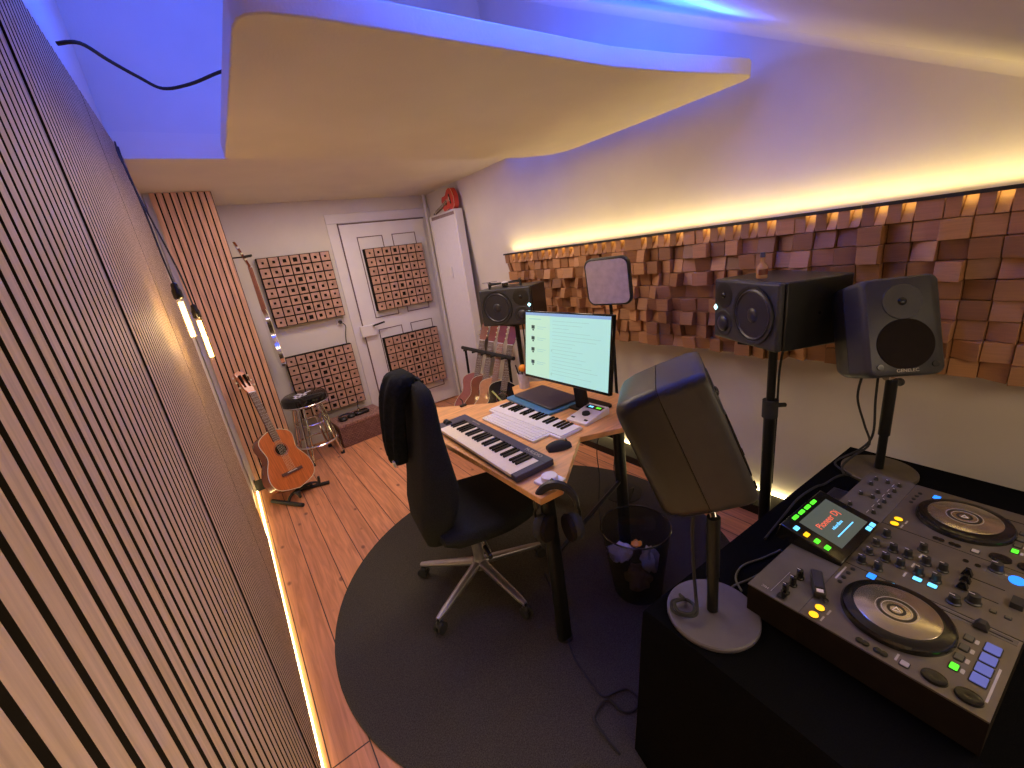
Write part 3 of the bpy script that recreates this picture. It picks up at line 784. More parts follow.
t = thing('computer_mouse', 'black computer mouse on the bare wood beside the white keyboard', 'mouse', (1.05, 1.300, .74), (0,0,R(-112)))
mb = MB(); loops = []
for i in range(9):
    u = i/8; y = -.055+.11*u; w = .033*math.sin(PI*(.12+.78*u))**.5; hh = .038*math.sin(PI*(.10+.75*(1-u)))**.6
    loops.append([Vector((w*math.cos(a)*1.0, y, max(0.001, hh*math.sin(a)))) for a in [PI*k/12 for k in range(13)]])
mb.loft(loops, M['rubber']); mb.build('shell', t)
mb = MB(); mb.cyl((-.004,.033,.030),(.004,.033,.030),.009,m=M['chrome']); mb.build('scroll_wheel', t)

t = thing('volume_dial', 'white square pad with a round white dial at the desk corner', 'dial', (.842, 1.120, .74), (0,0,R(-84)))
MB().prism(rr(.092,.088,.004),0,.011,M['white']).build('base', t, bevel=.002)
MB().lathe([(.005,.011),(.033,.011),(.033,.026),(.030,.030),(.005,.031)], m=M['white'], seg=36).build('dial', t)

# --- monitor
t = thing('computer_monitor', 'wide black computer monitor showing a pale document window', 'monitor', (1.42, 1.535, .74), (0,0,R(-89)))
T = Matrix.Translation((0,.0,.344)) @ Matrix.Rotation(R(-9.3),4,'X')
def mbox(name, a, mt, parent=t, bevel=0):
    mb = MB(); mb.box(*a, mt, T); return mb.build(name, parent, bevel=bevel)
mbox('housing', (-.307,.307,-.085,-.060,-.1825,.1825), M['gloss'], bevel=.003)
sc = mbox('screen', (-.299,.299,-.0862,-.085,-.168,.174), M['display'])
mb = MB(); mb.box(-.299,-.10,-.0866,-.0862,-.168,.160,M['display2'],T); mb.box(-.299,.299,-.0868,-.0862,.160,.174,M['displaybar'],T)
mb.build('window_panes', sc)
mb = MB()
for i, z in enumerate((.093,.034,-.026,-.095)):
    mb.box(-.248,-.222,-.0872,-.0866,z-.004,z+.014,M['ink'],T); mb.box(-.240,-.228,-.0872,-.0866,z-.014,z-.006,M['ink'],T)
    for k in range(2): mb.box(-.20,-.13-.02*k,-.0870,-.0866,z+.006-.010*k,z+.009-.010*k,M['inklight'],T)
for k in range(16):
    z = .135-k*.018; w = random.uniform(.12,.33)
    mb.box(-.08,-.08+w,-.0870,-.0864,z,z+.003,M['inklight'],T)
mb.box(-.27,-.17,-.0870,-.0866,.138,.143,M['inklight'],T); mb.box(-.088,-.078,-.0872,-.0864,-.02,-.008,M['inklight'],T); mb.box(-.088,-.078,-.0872,-.0864,-.145,-.13,M['inklight'],T)
mb.build('page_content', sc)
MB().box(-.10,.10,-.0598,-.025,-.12,.10,M['black'],T).build('vesa_mount', t)
mb = MB(); mb.hexa([(-.035,.0,0.012),(.035,.0,.012),(.035,.03,.012),(-.035,.03,.012),(-.03,-.03,.34),(.03,-.03,.34),(.03,.0,.34),(-.03,.0,.34)], M['metalblack']); mb.build('stand_neck', t)
MB().prism(rr(.22,.16,.03,cy=.06),0,.012,M['metalblack']).build('stand_foot', t, bevel=.003)
text('SAMSUNG', .012, 'lettering', t, (0,-.0578,.1695), (R(81),0,0), M['print'])

t = thing('gooseneck_panel', 'rounded square grey panel in a black rim on a thin stand behind the monitor', 'panel', (1.765, 1.605, 0))
T = Matrix.Translation((0,0,1.364)) @ Matrix.Rotation(R(-72.7),4,'Z') @ Matrix.Rotation(R(6.5),4,'X')
TX = T @ Matrix.Rotation(R(90),4,'X')
mb = MB(); mb.prism(rr(.262,.262,.045),-.03,.0,M['black'],TX); mb.build('rim', t, bevel=.006)
mb = MB(); mb.prism(rr(.240,.240,.038),0,.003,M['softpanel'],TX); mb.build('face', t)
mb = MB(); mb.tube(smooth_path([(.02,.01,1.30),(.03,.012,1.20),(.03,.01,1.0),(.03,.01,.02)],5),.009,M['metalblack']); mb.build('stem', t)
MB().lathe([(.01,0.0),(.12,0.0),(.12,.012),(.01,.02)], c=(.03,.01,0), m=M['metalblack'], seg=32).build('base', t)

t = thing('pen_cup', 'small grey mesh pen cup on the desk left of the monitor', 'cup', (1.48, 2.115, .74))
mb = MB()
mb.lathe([(.034,0.001),(.038,.10),(.0355,.10),(.0315,.004),(.001,.004)], m=M['paper'], seg=28); mb.build('cup', t)
for i, (a, b, mm) in enumerate(((.01,.02,'darkblue'),(-.02,.01,'black'),(.0,-.022,'red'),(.022,-.01,'blueplastic'))):
    o = MB().cyl((1.48+a*.5,2.115+b*.5,.747),(1.48+a*1.8,2.115+b*1.8,.90),.0045,m=M[mm],seg=8).build('pen'); tag(o, ['dark blue pen leaning in the mesh cup','black pen leaning in the mesh cup','red pen leaning in the mesh cup','bright blue pen leaning in the mesh cup'][i], 'pen', 'pens in the mesh cup')
mb = MB(); mb.sphere((1.482,2.112,.872),.027,M['orange'],16,(1,1,.9)); o = mb.build('orange_ball'); tag(o, 'orange ball-shaped toy on top of the pens in the cup', 'toy')
t = thing('cable_clip', 'small black clip with cable at the far left desk edge', 'clip', (1.045, 2.17, .74))
mb = MB(); mb.box(-.02,.02,-.008,.008,0,.012,M['black']); mb.tube([(0,0,.01),(.01,.02,.03),(.0,.03,.045)],.003,M['black']); mb.build('clip', t)

# --- headphones on the desk corner
t = thing('headphones', 'black over-ear headphones hanging on the near desk corner', 'headphones')
t.location = (.800,1.045,.61); t.rotation_euler = (R(-6),0,R(-42))
mb = MB(); pts = [(.076*math.cos(a), 0, .070+.090*math.sin(a)) for a in [PI*i/16 for i in range(17)]]
mb.tube(pts, .012, M['black'], rs=[.010+.008*math.sin(PI*i/16) for i in range(17)]); mb.build('headband', t)
for s_ in (-1,1):
    mb = MB(); mb.lathe([(.012,-.010),(.046,-.008),(.052,.004),(.052,.014),(.044,.028),(.014,.032)], c=(s_*.052,0,-.012), axis=(s_,.5,0), m=M['rubber'], seg=28); c_ = mb.build('ear_cup', t)
    mb = MB(); mb.lathe([(.020,-.026),(.046,-.026),(.052,-.018),(.050,-.008),(.02,-.008)], c=(s_*.052,0,-.012), axis=(s_,.5,0), m=M['felt'], seg=28); mb.build('ear_pad', c_)
    mb = MB(); mb.tube(smooth_path([(s_*.076,0,.070),(s_*.084,.012,.040),(s_*.080,.02,-.01)],4),.006,M['metalblack']); mb.build('yoke', t)
mb = MB(); mb.cyl((-.01,.02,.158),(-.005,.10,.158),.008,m=M['metalblack']); mb.build('hook', t)

# ================================================================ THREE-WAY MONITORS
def threeway(label, loc, yaw, mirror=1):
    t = thing('studio_monitor', label, 'speaker', loc, (0,0,R(yaw)), group='three-way studio monitors on poles')
    w, h, d = .383, .253, .292
    MB().box(-w/2,w/2,-d/2+.03,d/2,-h/2,h/2,M['speakerdark']).build('cabinet', t, bevel=.006)
    mb = MB(); mb.box(-w/2,w/2,-d/2,-d/2+.028,-h/2,h/2,M['speaker']); fr = mb.build('front_baffle', t, bevel=.010, seg=3)
    y = -d/2; xw = .062*mirror*-1
    mb = MB(); mb.lathe([(.113,.001),(.113,.008),(.102,.006),(.100,-.001)], c=(xw,y,0), axis=(0,-1,0), m=M['black'], seg=48); mb.build('woofer_ring', fr)
    mb = MB(); mb.lathe([(.101,.0035),(.094,.0075),(.088,.004),(.086,.0015),(.050,.0008),(.030,.0012)], c=(xw,y,0), axis=(0,-1,0), m=M['cone'], seg=48); mb.build('woofer_cone', fr)
    mb = MB(); mb.sphere((xw,y-.001,0),.030,M['cone'],20,(1,.35,1)); mb.build('dust_cap', fr)
    xt = .122*mirror
    mb = MB(); mb.lathe([(.058,.0012),(.055,.003),(.046,.002),(.040,.0015)], c=(xt,y,-.058), axis=(0,-1,0), m=M['black'], seg=36); mb.build('midrange_ring', fr)
    mb = MB(); mb.sphere((xt,y,-.058),.036,M['cone'],20,(1,.45,1)); mb.build('midrange_dome', fr)
    mb = MB(); mb.lathe([(.056,.001),(.050,.0026),(.030,.0014),(.018,.0016)], c=(xt,y,.062), axis=(0,-1,0), m=M['speakerdark'], seg=36); mb.build('tweeter_guide', fr)
    mb = MB(); mb.sphere((xt,y,.062),.014,M['gloss'],14,(1,.6,1)); mb.build('tweeter', fr)
    mb = MB(); T = Matrix.Translation((.178*mirror,y-.0005,.006)) @ Matrix.Rotation(R(45),4,'Y'); mb.box(-.009,.009,-.002,.001,-.009,.009,M['lamp_white'],T); mb.build('lit_logo', fr)
    MB().cyl((w/2*-mirror,.02,0),(w/2*-mirror-.001*mirror,.02,0),.006,m=M['felt'],seg=12).build('side_socket', t)
    return t
threeway('large three-way studio monitor on a black pole with a whisky bottle on top', (1.833,.777,1.233), -118, mirror=-1)
threeway('three-way studio monitor beside the radiator wall with a drone on top', (1.718,2.448,1.238), -60, mirror=1)
def pole_stand(label, x, y, ztop, clamp):
    t = thing('speaker_stand', label, 'stand', (x, y, 0), group='black pole stands')
    MB().box(-.10,.10,-.10,.10,ztop-.012,ztop,M['metalblack']).build('top_plate', t, bevel=.002)
    MB().cyl((0,0,clamp),(0,0,ztop-.012),.017,m=M['metalblack'],seg=20).build('upper_tube', t)
    MB().cyl((0,0,.02),(0,0,clamp),.024,m=M['metalblack'],seg=20).build('lower_tube', t)
    MB().cyl((0,0,clamp-.05),(0,0,clamp+.03),.031,m=M['rubber'],seg=20).build('clamp', t)
    mb = MB(); mb.cyl((.02,-.01,clamp),(.07,-.03,clamp-.01),.010,m=M['rubber']); mb.build('clamp_knob', t)
    MB().lathe([(.01,0),(.088,0),(.088,.012),(.04,.018),(.03,.05),(.01,.05)], m=M['metalblack'], seg=36).build('base', t)
    mb = MB(); mb.tube(smooth_path([(.03,-.03,ztop-.02),(.045,-.01,ztop-.15),(.030,-.015,ztop-.35),(.035,-.01,.4)],5),.005,M['rubber']); mb.build('speaker_cable', t)
pole_stand('black pole stand under the speaker with the whisky bottle', 1.833,.777,1.105,.80)
pole_stand('black pole stand under the speaker with the drone, behind the desk', 1.718,2.448,1.110,.72)

t = thing('whisky_bottle', 'miniature whisky bottle standing on the right studio monitor', 'bottle', (1.777,.811,1.360))
MB().lathe([(.002,0),(.019,0),(.021,.004),(.021,.040),(.018,.050),(.009,.060),(.0075,.064),(.0075,.080),(.0085,.083)], m=M['glass'], seg=24).build('glass_body', t)
MB().lathe([(.002,.003),(.0175,.003),(.0180,.022),(.002,.0225)], m=M['whisky'], seg=24).build('liquor', t)
MB().lathe([(.009,.080),(.0095,.082),(.0095,.096),(.008,.098),(.002,.098)], m=M['darkblue'], seg=16).build('cap', t)
mb = MB()
loops = [[Vector((.0213*math.cos(a), .0213*math.sin(a), z)) for a in [R(170+110*i/12) for i in range(13)]] + [Vector((.0207*math.cos(a), .0207*math.sin(a), z)) for a in [R(280-110*i/12) for i in range(13)]] for z in (.014,.036)]
mb.loft(loops, M['guitar_side']); mb.build('paper_label', t)

t = thing('toy_drone', 'small camera drone with folded out arms on the left studio monitor', 'drone', (1.70,2.50,1.3645), (0,0,R(-35)))
mb = MB(); mb.loft([[Vector((x*s_, y, .018+z*s_)) for x, z in rr(.05,.034,.012,3)] for y, s_ in ((-.06,.5),(-.045,.95),(.0,1),(.05,.85),(.065,.4))], M['paper']); mb.build('body', t)
mb = MB(); mb.box(-.022,.022,-.072,-.055,.006,.03,M['gloss']); mb.build('camera_head', t, bevel=.003)
for sx in (-1,1):
    for sy in (-1,1):
        e = (sx*.11, sy*.075)
        mb = MB(); mb.cyl((sx*.02,sy*.03,.024),(e[0],e[1],.026),.005,m=M['black']); mb.cyl((e[0],e[1],0),(e[0],e[1],.035),.008,.007,m=M['black']); a = mb.build('arm', t)
        mb = MB(); an = R(30*sx+50*sy)
        mb.box(-.055,.055,-.005,.005,.036,.038,M['black'],Matrix.Translation((e[0],e[1],0)) @ Matrix.Rotation(an,4,'Z')); mb.build('propeller', a)

# ================================================================ TWO-WAY ROUNDED MONITORS
def twoway(label, c, yaw, pitch, k, logo, post, zbase, basemat, knob=False):
    t = thing('compact_monitor', label, 'speaker', group='rounded two-way monitors on the black table')
    t.matrix_world = Matrix.Translation(c) @ Matrix.Rotation(R(yaw),4,'Z') @ Matrix.Rotation(R(pitch),4,'X')
    w, h, d = .237*k, .350*k, .223*k
    def ring(y, sw, sh, r): return [Vector((x, y, z)) for x, z in rr(w*sw, h*sh, r*k, 6)]
    mb = MB()
    mb.loft([ring(-d/2,.90,.94,.024), ring(-d/2+.004*k,.94,.965,.026), ring(-d/2+.014*k,.98,.988,.028), ring(-d/2+.03*k,1.0,1.0,.028), ring(-d/2+.1105*k,1.0,1.0,.028)], M['speaker'], cap=True)
    fr = mb.build('front_shell', t)
    mb = MB()
    mb.loft([ring(-d/2+.1125*k,1.0,1.0,.028), ring(d/2-.05*k,.985,.985,.030), ring(d/2-.018*k,.94,.955,.034), ring(d/2-.004*k,.86,.89,.030), ring(d/2,.80,.85,.025)], M['speakerdark'], cap=True)
    bk = mb.build('rear_shell', t)
    mb = MB(); mb.loft([ring(-d/2+.109*k,.985,.990,.026), ring(-d/2+.1135*k,.985,.990,.026)], M['felt']); mb.build('seam', t)
    y = -d/2
    mb = MB(); mb.lathe([(.088*k,.0),(.086*k,.003*k),(.080*k,.0015*k),(.030*k,.0008*k),(.002*k,.0012*k)], c=(0,y,-.062*k), axis=(0,-1,0), m=M['felt'], seg=40); mb.build('woofer_grille', fr)
    mb = MB(); mb.lathe([(.062*k,.0006),(.060*k,.0030*k),(.045*k,.0022*k),(.020*k,.001*k),(.002*k,.001*k)], c=(0,y,.085*k), axis=(0,-1,0), m=M['speaker'], seg=36); mb.build('waveguide', fr)
    mb = MB(); mb.sphere((0,y-.001,.085*k),.014*k,M['gloss'],14,(1,.6,1)); mb.build('tweeter', fr)
    for s_ in (-1,1): MB().cyl((s_*.082*k,y+.002,-.138*k),(s_*.082*k,y-.004,-.138*k),.010*k,m=M['gloss'],seg=16).build('indicator', fr)
    text(logo, .016*k, 'lettering', t, (0,y-.0015,-.154*k), (R(90),0,0), M['print'])
    # back panel socket recess
    MB().box(-.06*k,.06*k,d/2-.004,d/2+.002,-.12*k,-.02*k,M['black']).build('rear_panel', bk)
    bpos = Matrix.Translation(c) @ Matrix.Rotation(R(yaw),4,'Z') @ Matrix.Rotation(R(pitch),4,'X') @ Vector((0,0,-h/2))
    # table stand
    s = thing('table_stand', label.split(' pointing')[0].replace('rounded grey speaker','round based stand of the speaker'), 'stand', (post[0],post[1],zbase), group='round table stands')
    MB().lathe([(.01,0),(.112,0),(.114,.003),(.114,.011),(.111,.014),(.01,.015)], m=M[basemat], seg=64, smooth=False).build('base_plate', s)
    rel = bpos - Vector((post[0],post[1],zbase))
    zt = rel.z-.025
    MB().cyl((0,0,.02),(0,0,zt*.55),.014,m=M['metalblack']).build('lower_post', s)
    MB().cyl((0,0,zt*.40),(0,0,zt-.02),.016 if not knob else .018,m=M['metalblack']).build('upper_post', s)
    mb = MB(); mb.cyl((0,0,zt-.022),(rel.x,rel.y,rel.z-.004),.009,m=M['chrome']); mb.build('tilt_joint', s)
    if knob:
        mb = MB(); mb.cyl((0,0,zt-.04),(.045,-.01,zt-.045),.011,m=M['rubber']); mb.sphere((.05,-.011,zt-.045),.015,M['rubber']); mb.build('clamp_knob', s)
    return t
twoway('rounded grey speaker seen from behind pointing away, nearest the camera', (.840,.552,1.112), 36, -20.6, .95, 'GENELEC', (.840,.470), .600, 'basegrey')
twoway('rounded grey speaker at the right edge pointing at the camera side', (1.791,.425,1.176), -45, -18.2, .91, 'GENELEC', (1.875,.398), .600, 'basedark', knob=True)

# ================================================================ TABLE WITH BLACK CLOTH
ANG = R(-2.9)
t = thing('draped_table', 'table fully covered by a black cloth under the DJ controller', 'table', (.725,.60,0), (0,0,ANG))
MB().box(.03,1.28,-1.22,-.02,.565,.592,M['metalblack']).build('tabletop', t)
for x in (.08,1.23):
    for y in (-1.15,-.08): MB().cyl((x,y,0),(x,y,.565),.02,m=M['metalblack']).build('leg', t)
mb = MB()
rim = []
W_, D_ = 1.31, 1.24
per = []
N = 120
import itertools
def edge_pts():
    out = []
    for a, b in (((0,0),(W_,0)),((W_,0),(W_,-D_)),((W_,-D_),(0,-D_)),((0,-D_),(0,0))):
        n = 34
        for i in range(n): out.append((a[0]+(b[0]-a[0])*i/n, a[1]+(b[1]-a[1])*i/n))
    return out
E_ = edge_pts(); cx, cy = W_/2, -D_/2
loops = []
for z, fl, wv in ((.600,0,0),(.590,.004,0),(.45,.010,.006),(.25,.018,.012),(.012,.030,.018)):
    lp = []
    for i, (x, y) in enumerate(E_):
        dx, dy = x-cx, y-cy
        nx = 0; ny = 0
        if abs(dx)/(W_/2) > .999: nx = math.copysign(1, dx)
        if abs(dy)/(D_/2) > .999: ny = math.copysign(1, dy)
        wob = fl + wv*math.sin(i*.9)+wv*.5*math.sin(i*.37+1)
        lp.append(Vector((x+nx*wob, y+ny*wob, z)))
    loops.append(lp)
mb.loft(loops, M['cloth'], cap=False)
vs = [mb.v((p.x,p.y,.600)) for p in loops[0]]; mb.face(vs, M['cloth'])
mb.build('tablecloth', t)

# ================================================================ DJ CONTROLLER
B0 = (.89,-.009)
dj = thing('dj_controller', 'large two-deck DJ controller with lit buttons on the black table', 'dj controller', (B0[0],B0[1],.600), (0,0,ANG))
H = .098   # top surface above table
mb = MB(); mb.box(0,.77,0,.305,.008,H-.004,M['felt']); mb.box(0,.77,0,.305,H-.004,H,M['deck']); mb.build('body', dj)
mb = MB(); mb.box(0,.77,.306,.425,.008,H-.005,M['felt']); mb.box(0,.77,.306,.425,H-.005,H-.001,M['deckback']); bk = mb.build('rear_panel', dj)
mb = MB()
for x in (.05,.72):
    for y in (.04,.38): mb.cyl((x,y,0),(x,y,.009),.02,m=M['rubber'])
mb.build('feet', dj)
for x in (.247,.488): MB().box(x,x+.0015,0,.305,H,H+.0006,M['felt']).build('panel_seam', dj)
MB().box(.44,.47,.02,.09,H,H+.0005,M['deckback']).build('name_plate', dj)
def knob(x, y, r=.0105, h=.020, mt='black', z=H, name='knob'):
    mb = MB(); mb.lathe([(r*1.15,0),(r*1.15,.003),(r*.92,.005),(r*.82,h),(r*.6,h+.001),(.001,h+.001)], c=(x,y,z), m=M[mt], seg=16)
    mb.box(x-.0007,x+.0007,y,y+r*.8,z+h+.001,z+h+.0016,M['white'])
    return mb.build(name, dj)
def btn(x, y, w, d_, mt, name='button', z=H, h=.003, r=.002, rim=True):
    mb = MB(); mb.prism(rr(w,d_,min(r,w/2-.0002,d_/2-.0002),3,x,y),z,z+h,M[mt])
    if rim: mb.prism(rr(w+.004,d_+.004,min(r+.002,w/2),3,x,y),z,z+h*.5,M['black'])
    return mb.build(name, dj)
def rbtn(x, y, r, mt, name='button', z=H, h=.003):
    mb = MB(); mb.lathe([(r,0),(r,h),(.001,h+.0004)], c=(x,y,z), m=M[mt], seg=24); mb.lathe([(r*1.15,0),(r*1.15,h*.6),(r,h*.6)], c=(x,y,z), m=M['black'], seg=24)
    return mb.build(name, dj)
def jog(cx, cy, bright):
    mb = MB(); mb.lathe([(.098,0),(.098,.010),(.094,.016),(.080,.019),(.074,.019),(.073,.015)], c=(cx,cy,H), m=M['gloss'], seg=72); j = mb.build('jog_wheel', dj)
    mb = MB(); mb.lathe([(.0745,.0),(.0745,.0195),(.072,.0205),(.001,.0205)], c=(cx,cy,H), m=M['platter'], seg=72, smooth=False); mb.build('platter', j)
    for r0, r1, mm in ((.034,.028,'platterdark'),(.026,.025,'print'),(.0165,.011,'platterdark'),(.037,.036,'print')):
        mb = MB(); mb.lathe([(r1,.0204),(r1,.0209),(r0,.0209),(r0,.0204)], c=(cx,cy,H), m=M[mm], seg=48, smooth=False); mb.build('platter_ring', j)
    mb = MB(); mb.tube([(cx+.008*math.cos(a),cy+.008*math.sin(a),H+.021) for a in [2*PI*i/3+.3 for i in range(3)]],.0010,M['white'],seg=4,closed=True); mb.build('platter_emblem', j)
jog(.140,.171,1); jog(.630,.169,0)
for u in (0, .487):
    rbtn(.016+u,.281,.0095,'e_amber','play_button'); rbtn(.046+u,.281,.0095,'e_amber','cue_button')
    btn(.241+u-.005,.246,.020,.016,'e_blue','blue_button',rim=True)
    rbtn(.240+u,.209,.010,'black','ring_button'); rbtn(.240+u,.204,.005,'e_cyan','ring_light',z=H+.003,h=.001)
    for x, y in ((.165,.286),(.187,.286),(.210,.285),(.232,.283)): rbtn(x+u,y,.0045,'black')
    for y in (.194,.184,.163,.153): rbtn(.018+u,y,.0065,'gloss')
    btn(.022+u,.121,.013,.013,'print','square_button')
    for y in (.079,.032): 
        mb = MB(); mb.lathe([(.020,0),(.019,.005),(.012,.006),(.001,.0045)], c=(0,0,0), m=M['gloss'], seg=28); o = mb.build('loop_button', dj); o.location = (.029+u,y,H); o.scale = (.85,1.0,1)
    for i, x in enumerate((.183,.149,.116,.084)):
        btn(x+u,.030,.026,.022,'e_violet','performance_pad')
        btn(x+u,.064,.017,.012,'e_green' if i == 3 else 'off','mode_button')
        btn(x+u,.052,.013,.006,'print','mode_label',h=.0005,rim=False)
    mb = MB(); mb.box(.226+u-.0,.242+u,.005,.125,H,H+.0008,M['deckback']) if u == 0 else None
    mb.box(.2325+u,.2355+u,.012,.118,H+.0008,H+.0012,M['felt']); mb.build('tempo_slot', dj)
    mb = MB(); mb.hexa([(.222+u,.045,H+.002),(.246+u,.045,H+.002),(.246+u,.068,H+.002),(.222+u,.068,H+.002),(.226+u,.051,H+.017),(.242+u,.051,H+.017),(.242+u,.062,H+.017),(.226+u,.062,H+.017)], M['black']); mb.build('tempo_fader', dj, bevel=.001)
for u in (.274,.324,.376,.428):
    for y in ((.246,.216,.181,.150) if u in (.324,.376) else ((.246,.280) if u == .274 else (.276,.20))): knob(u,y,.0098,.022)
for x, y in ((.324,.280),(.372,.281)): knob(x,y,.009,.018,'speaker')
for x in (.316,.342): 
    pass
btn(.300,.177,.013,.016,'e_cyan','cue_light'); btn(.300,.150,.013,.016,'e_cyan','cue_light')
for x in (.337,.394):
    mb = MB(); mb.box(x-.001,x+.001,.050,.118,H,H+.0006,M['felt']); mb.build('fader_slot', dj)
for x, y in ((.337,.108),(.365,.109),(.394,.112)):
    mb = MB(); mb.hexa([(x-.008,y-.010,H+.004),(x+.008,y-.010,H+.004),(x+.008,y+.010,H+.004),(x-.008,y+.010,H+.004),(x-.004,y-.004,H+.022),(x+.004,y-.004,H+.022),(x+.004,y+.004,H+.022),(x-.004,y+.004,H+.022)], M['gloss']); f_ = mb.build('fader_cap', dj, bevel=.001)
knob(.305,.083,.0125,.022); knob(.275,.108,.0115,.020); knob(.461,.076,.0125,.022); btn(.357,.026,.030,.020,'black','crossfader_cap',h=.014,rim=False)
rbtn(.452,.126,.005,'felt'); rbtn(.451,.105,.005,'felt')
mb = MB(); mb.lathe([(.017,0),(.017,.002),(.001,.0025)], m=M['e_blue'], seg=24); o = mb.build('blue_light', dj); o.location = (.450,.041,H); o.scale = (1,.8,1)
for y in (.062,.040): btn(.302,y-.01,.008,.008,'off','small_button')
# knobs on the rear left panel
for x in (.036,.073,.108): knob(x,.352,.0085,.026,'gloss')
btn(.018,.352,.016,.016,'gloss','mic_switch')
text('MIC', .010, 'lettering', dj, (.020,.392,H+.0003), (0,0,R(90)), M['print'], .0002)
mb = MB(); mb.box(.016,.112,.376,.3768,H,H+.0005,M['print']); mb.build('printed_line', dj)
for (x, y, w) in ((.02,.265,.018),(.048,.263,.018),(.505,.265,.018),(.533,.263,.018),(.03,.135,.02),(.07,.1,.0),(.30,.20,.02),(.35,.198,.02),(.40,.197,.02),(.09,.012,.10),(.58,.012,.10),(.20,.297,.06)):
    if w:
        mb = MB(); mb.box(x-w/2,x+w/2,y-.0018,y+.0018,H,H+.0005,M['print']); mb.build('printed_label', dj)
text('Pioneer Dj', .012, 'lettering', dj, (.455,.055,H+.0008), (0,0,R(90)), M['print'], .0002)
# rear black section of deck 2: small knobs and captions
for x in (.52,.56,.60,.64,.68,.72):
    for y in (.335,.365,.395):
        if random.random() < .75: knob(x+.005*random.random(),y,.0055,.010)
    mb = MB(); mb.box(x-.008,x+.010,.349,.3505,H-.001,H-.0004,M['print']); mb.build('printed_label', dj)
# tilted touch screen unit
su = bpy.data.objects.new('screen_unit', None)
T = Matrix.Translation((.222,.305,H)) @ Matrix.Rotation(R(14),4,'X')
mb = MB(); mb.hexa([(0,0,-.004),(.245,0,-.004),(.245,.160,-.040),(0,.160,-.040),(0,0,.012),(.245,0,.012),(.245,.160,.012),(0,.160,.012)], M['gloss'], T)
su = mb.build('screen_unit', dj, bevel=.003)
mb = MB(); mb.box(.050,.215,.022,.132,.0125,.0130,M['e_screen'],T); scn = mb.build('touch_screen', su)
for i in range(4):
    mb = MB(); mb.prism(rr(.026,.010,.003,3,.060+i*.036,.147),.0125,.0145,M['e_green'],T); mb.build('green_button', su)
for i, (y, mm) in enumerate(((.125,'e_cyan'),(.098,'e_amber'),(.071,'e_green'),(.045,'e_green'))):
    mb = MB(); mb.prism(rr(.018,.012,.002,3,.020,y),.0125,.0145,M[mm],T); mb.build('browse_button', su)
for i, x in enumerate((.190,.214)):
    mb = MB(); mb.prism(rr(.018,.012,.002,3,x,.010),.0125,.0145,M['e_cyan'],T); mb.build('cyan_button', su)
TT = T
def ttext(s, size, x, y, mm):
    o = text(s, size, 'lettering', su, (0,0,0), (0,0,0), M[mm], .0002)
    o.matrix_local = TT @ Matrix.Translation((x,y,.0134)) 
    return o
ttext('Pioneer Dj', .026, .130, .090, 'e_red')
ttext('rekordbox', .013, .130, .066, 'e_cyan')
mb = MB(); mb.box(.085,.180,.044,.047,.0131,.0134,M['e_cyan'],T); mb.build('progress_bar', su)
# USB stick
t = thing('usb_stick', 'black and grey USB recorder stick lying on the DJ controller', 'usb stick')
t.matrix_world = Matrix.Translation((B0[0],B0[1],.600)) @ Matrix.Rotation(ANG,4,'Z') @ Matrix.Translation((.110,.312,H+.0006)) @ Matrix.Rotation(R(-62),4,'Z')
t.scale = (1.15, 1.35, 1.3)
MB().prism(rr(.022,.062,.004,3),.0,.014,M['black']).build('body', t, bevel=.002)
MB().box(-.008,.008,-.018,.027,.014,.0155,M['speaker']).build('display', t)
MB().box(-.006,.006,-.029,-.022,.0135,.0155,M['white']).build('white_button', t)
mb = MB(); mb.tube(smooth_path([(0,-.031,.006),(.008,-.040,.004),(.014,-.034,.004),(.008,-.029,.005)],4),.0014,M['black']); mb.build('loop', t)

# gear behind the controller: plugs and cables
def dloc(u, v, z=.602): 
    c_, s_ = math.cos(ANG), math.sin(ANG)
    return (B0[0]+u*c_-v*s_, B0[1]+u*s_+v*c_, z)
for i, (u, v, l) in enumerate(((.555,.470,'first of two audio plugs with violet sleeves behind the DJ controller, farther from camera'),(.525,.448,'second of two audio plugs with violet sleeves, nearer the touch screen'))):
    p = Vector(dloc(u,v,.655))
    t = thing('audio_plug', l, 'plug', p, (0,0,R(-25)), group='violet audio plugs')
    MB().cyl((-.045,0,0),(.01,0,0),.008,m=M['black']).build('sleeve', t)
    MB().cyl((.01,0,0),(.030,0,0),.009,m=M['softpanel']).build('collar', t)
t = thing('power_strip', 'black connection box with cables behind the DJ touch screen', 'box', dloc(.52,.495,.6005), (0,0,ANG))
MB().box(-.10,.16,-.055,.0,0,.046,M['black']).build('housing', t, bevel=.004)
MB().box(-.09,.15,-.045,-.010,.046,.047,M['rubber']).build('top_cover', t)
def cab(label, pts, r=.0035, mt='rubber'):
    tag(MB().tube(smooth_path(pts), r, M[mt]).build('cable'), label, 'cable')
M['greycable'] = mat('grey_cable', (0.10, 0.10, 0.09), 0.5)
cab('thin grey cable curling from the DJ screen towards the near speaker', [(.965,.455,.6045),(1.00,.49,.6045),(1.06,.50,.6045),(1.13,.475,.6045),(1.20,.455,.6045)], .003, 'greycable')
cab('thin grey cable looping round beside the left corner of the DJ controller', [(.880,.430,.6045),(.905,.465,.6045),(.96,.480,.6045),(1.02,.462,.6045),(1.07,.450,.6045),(1.12,.440,.6045)], .003, 'greycable')
cab('black cable from the far speaker stand over the rear of the table', [(1.80,.42,.6045),(1.76,.48,.6045),(1.66,.50,.6045),(1.62,.515,.6045),(1.50,.525,.61),(1.38,.520,.606),(1.22,.510,.6045)], .004)
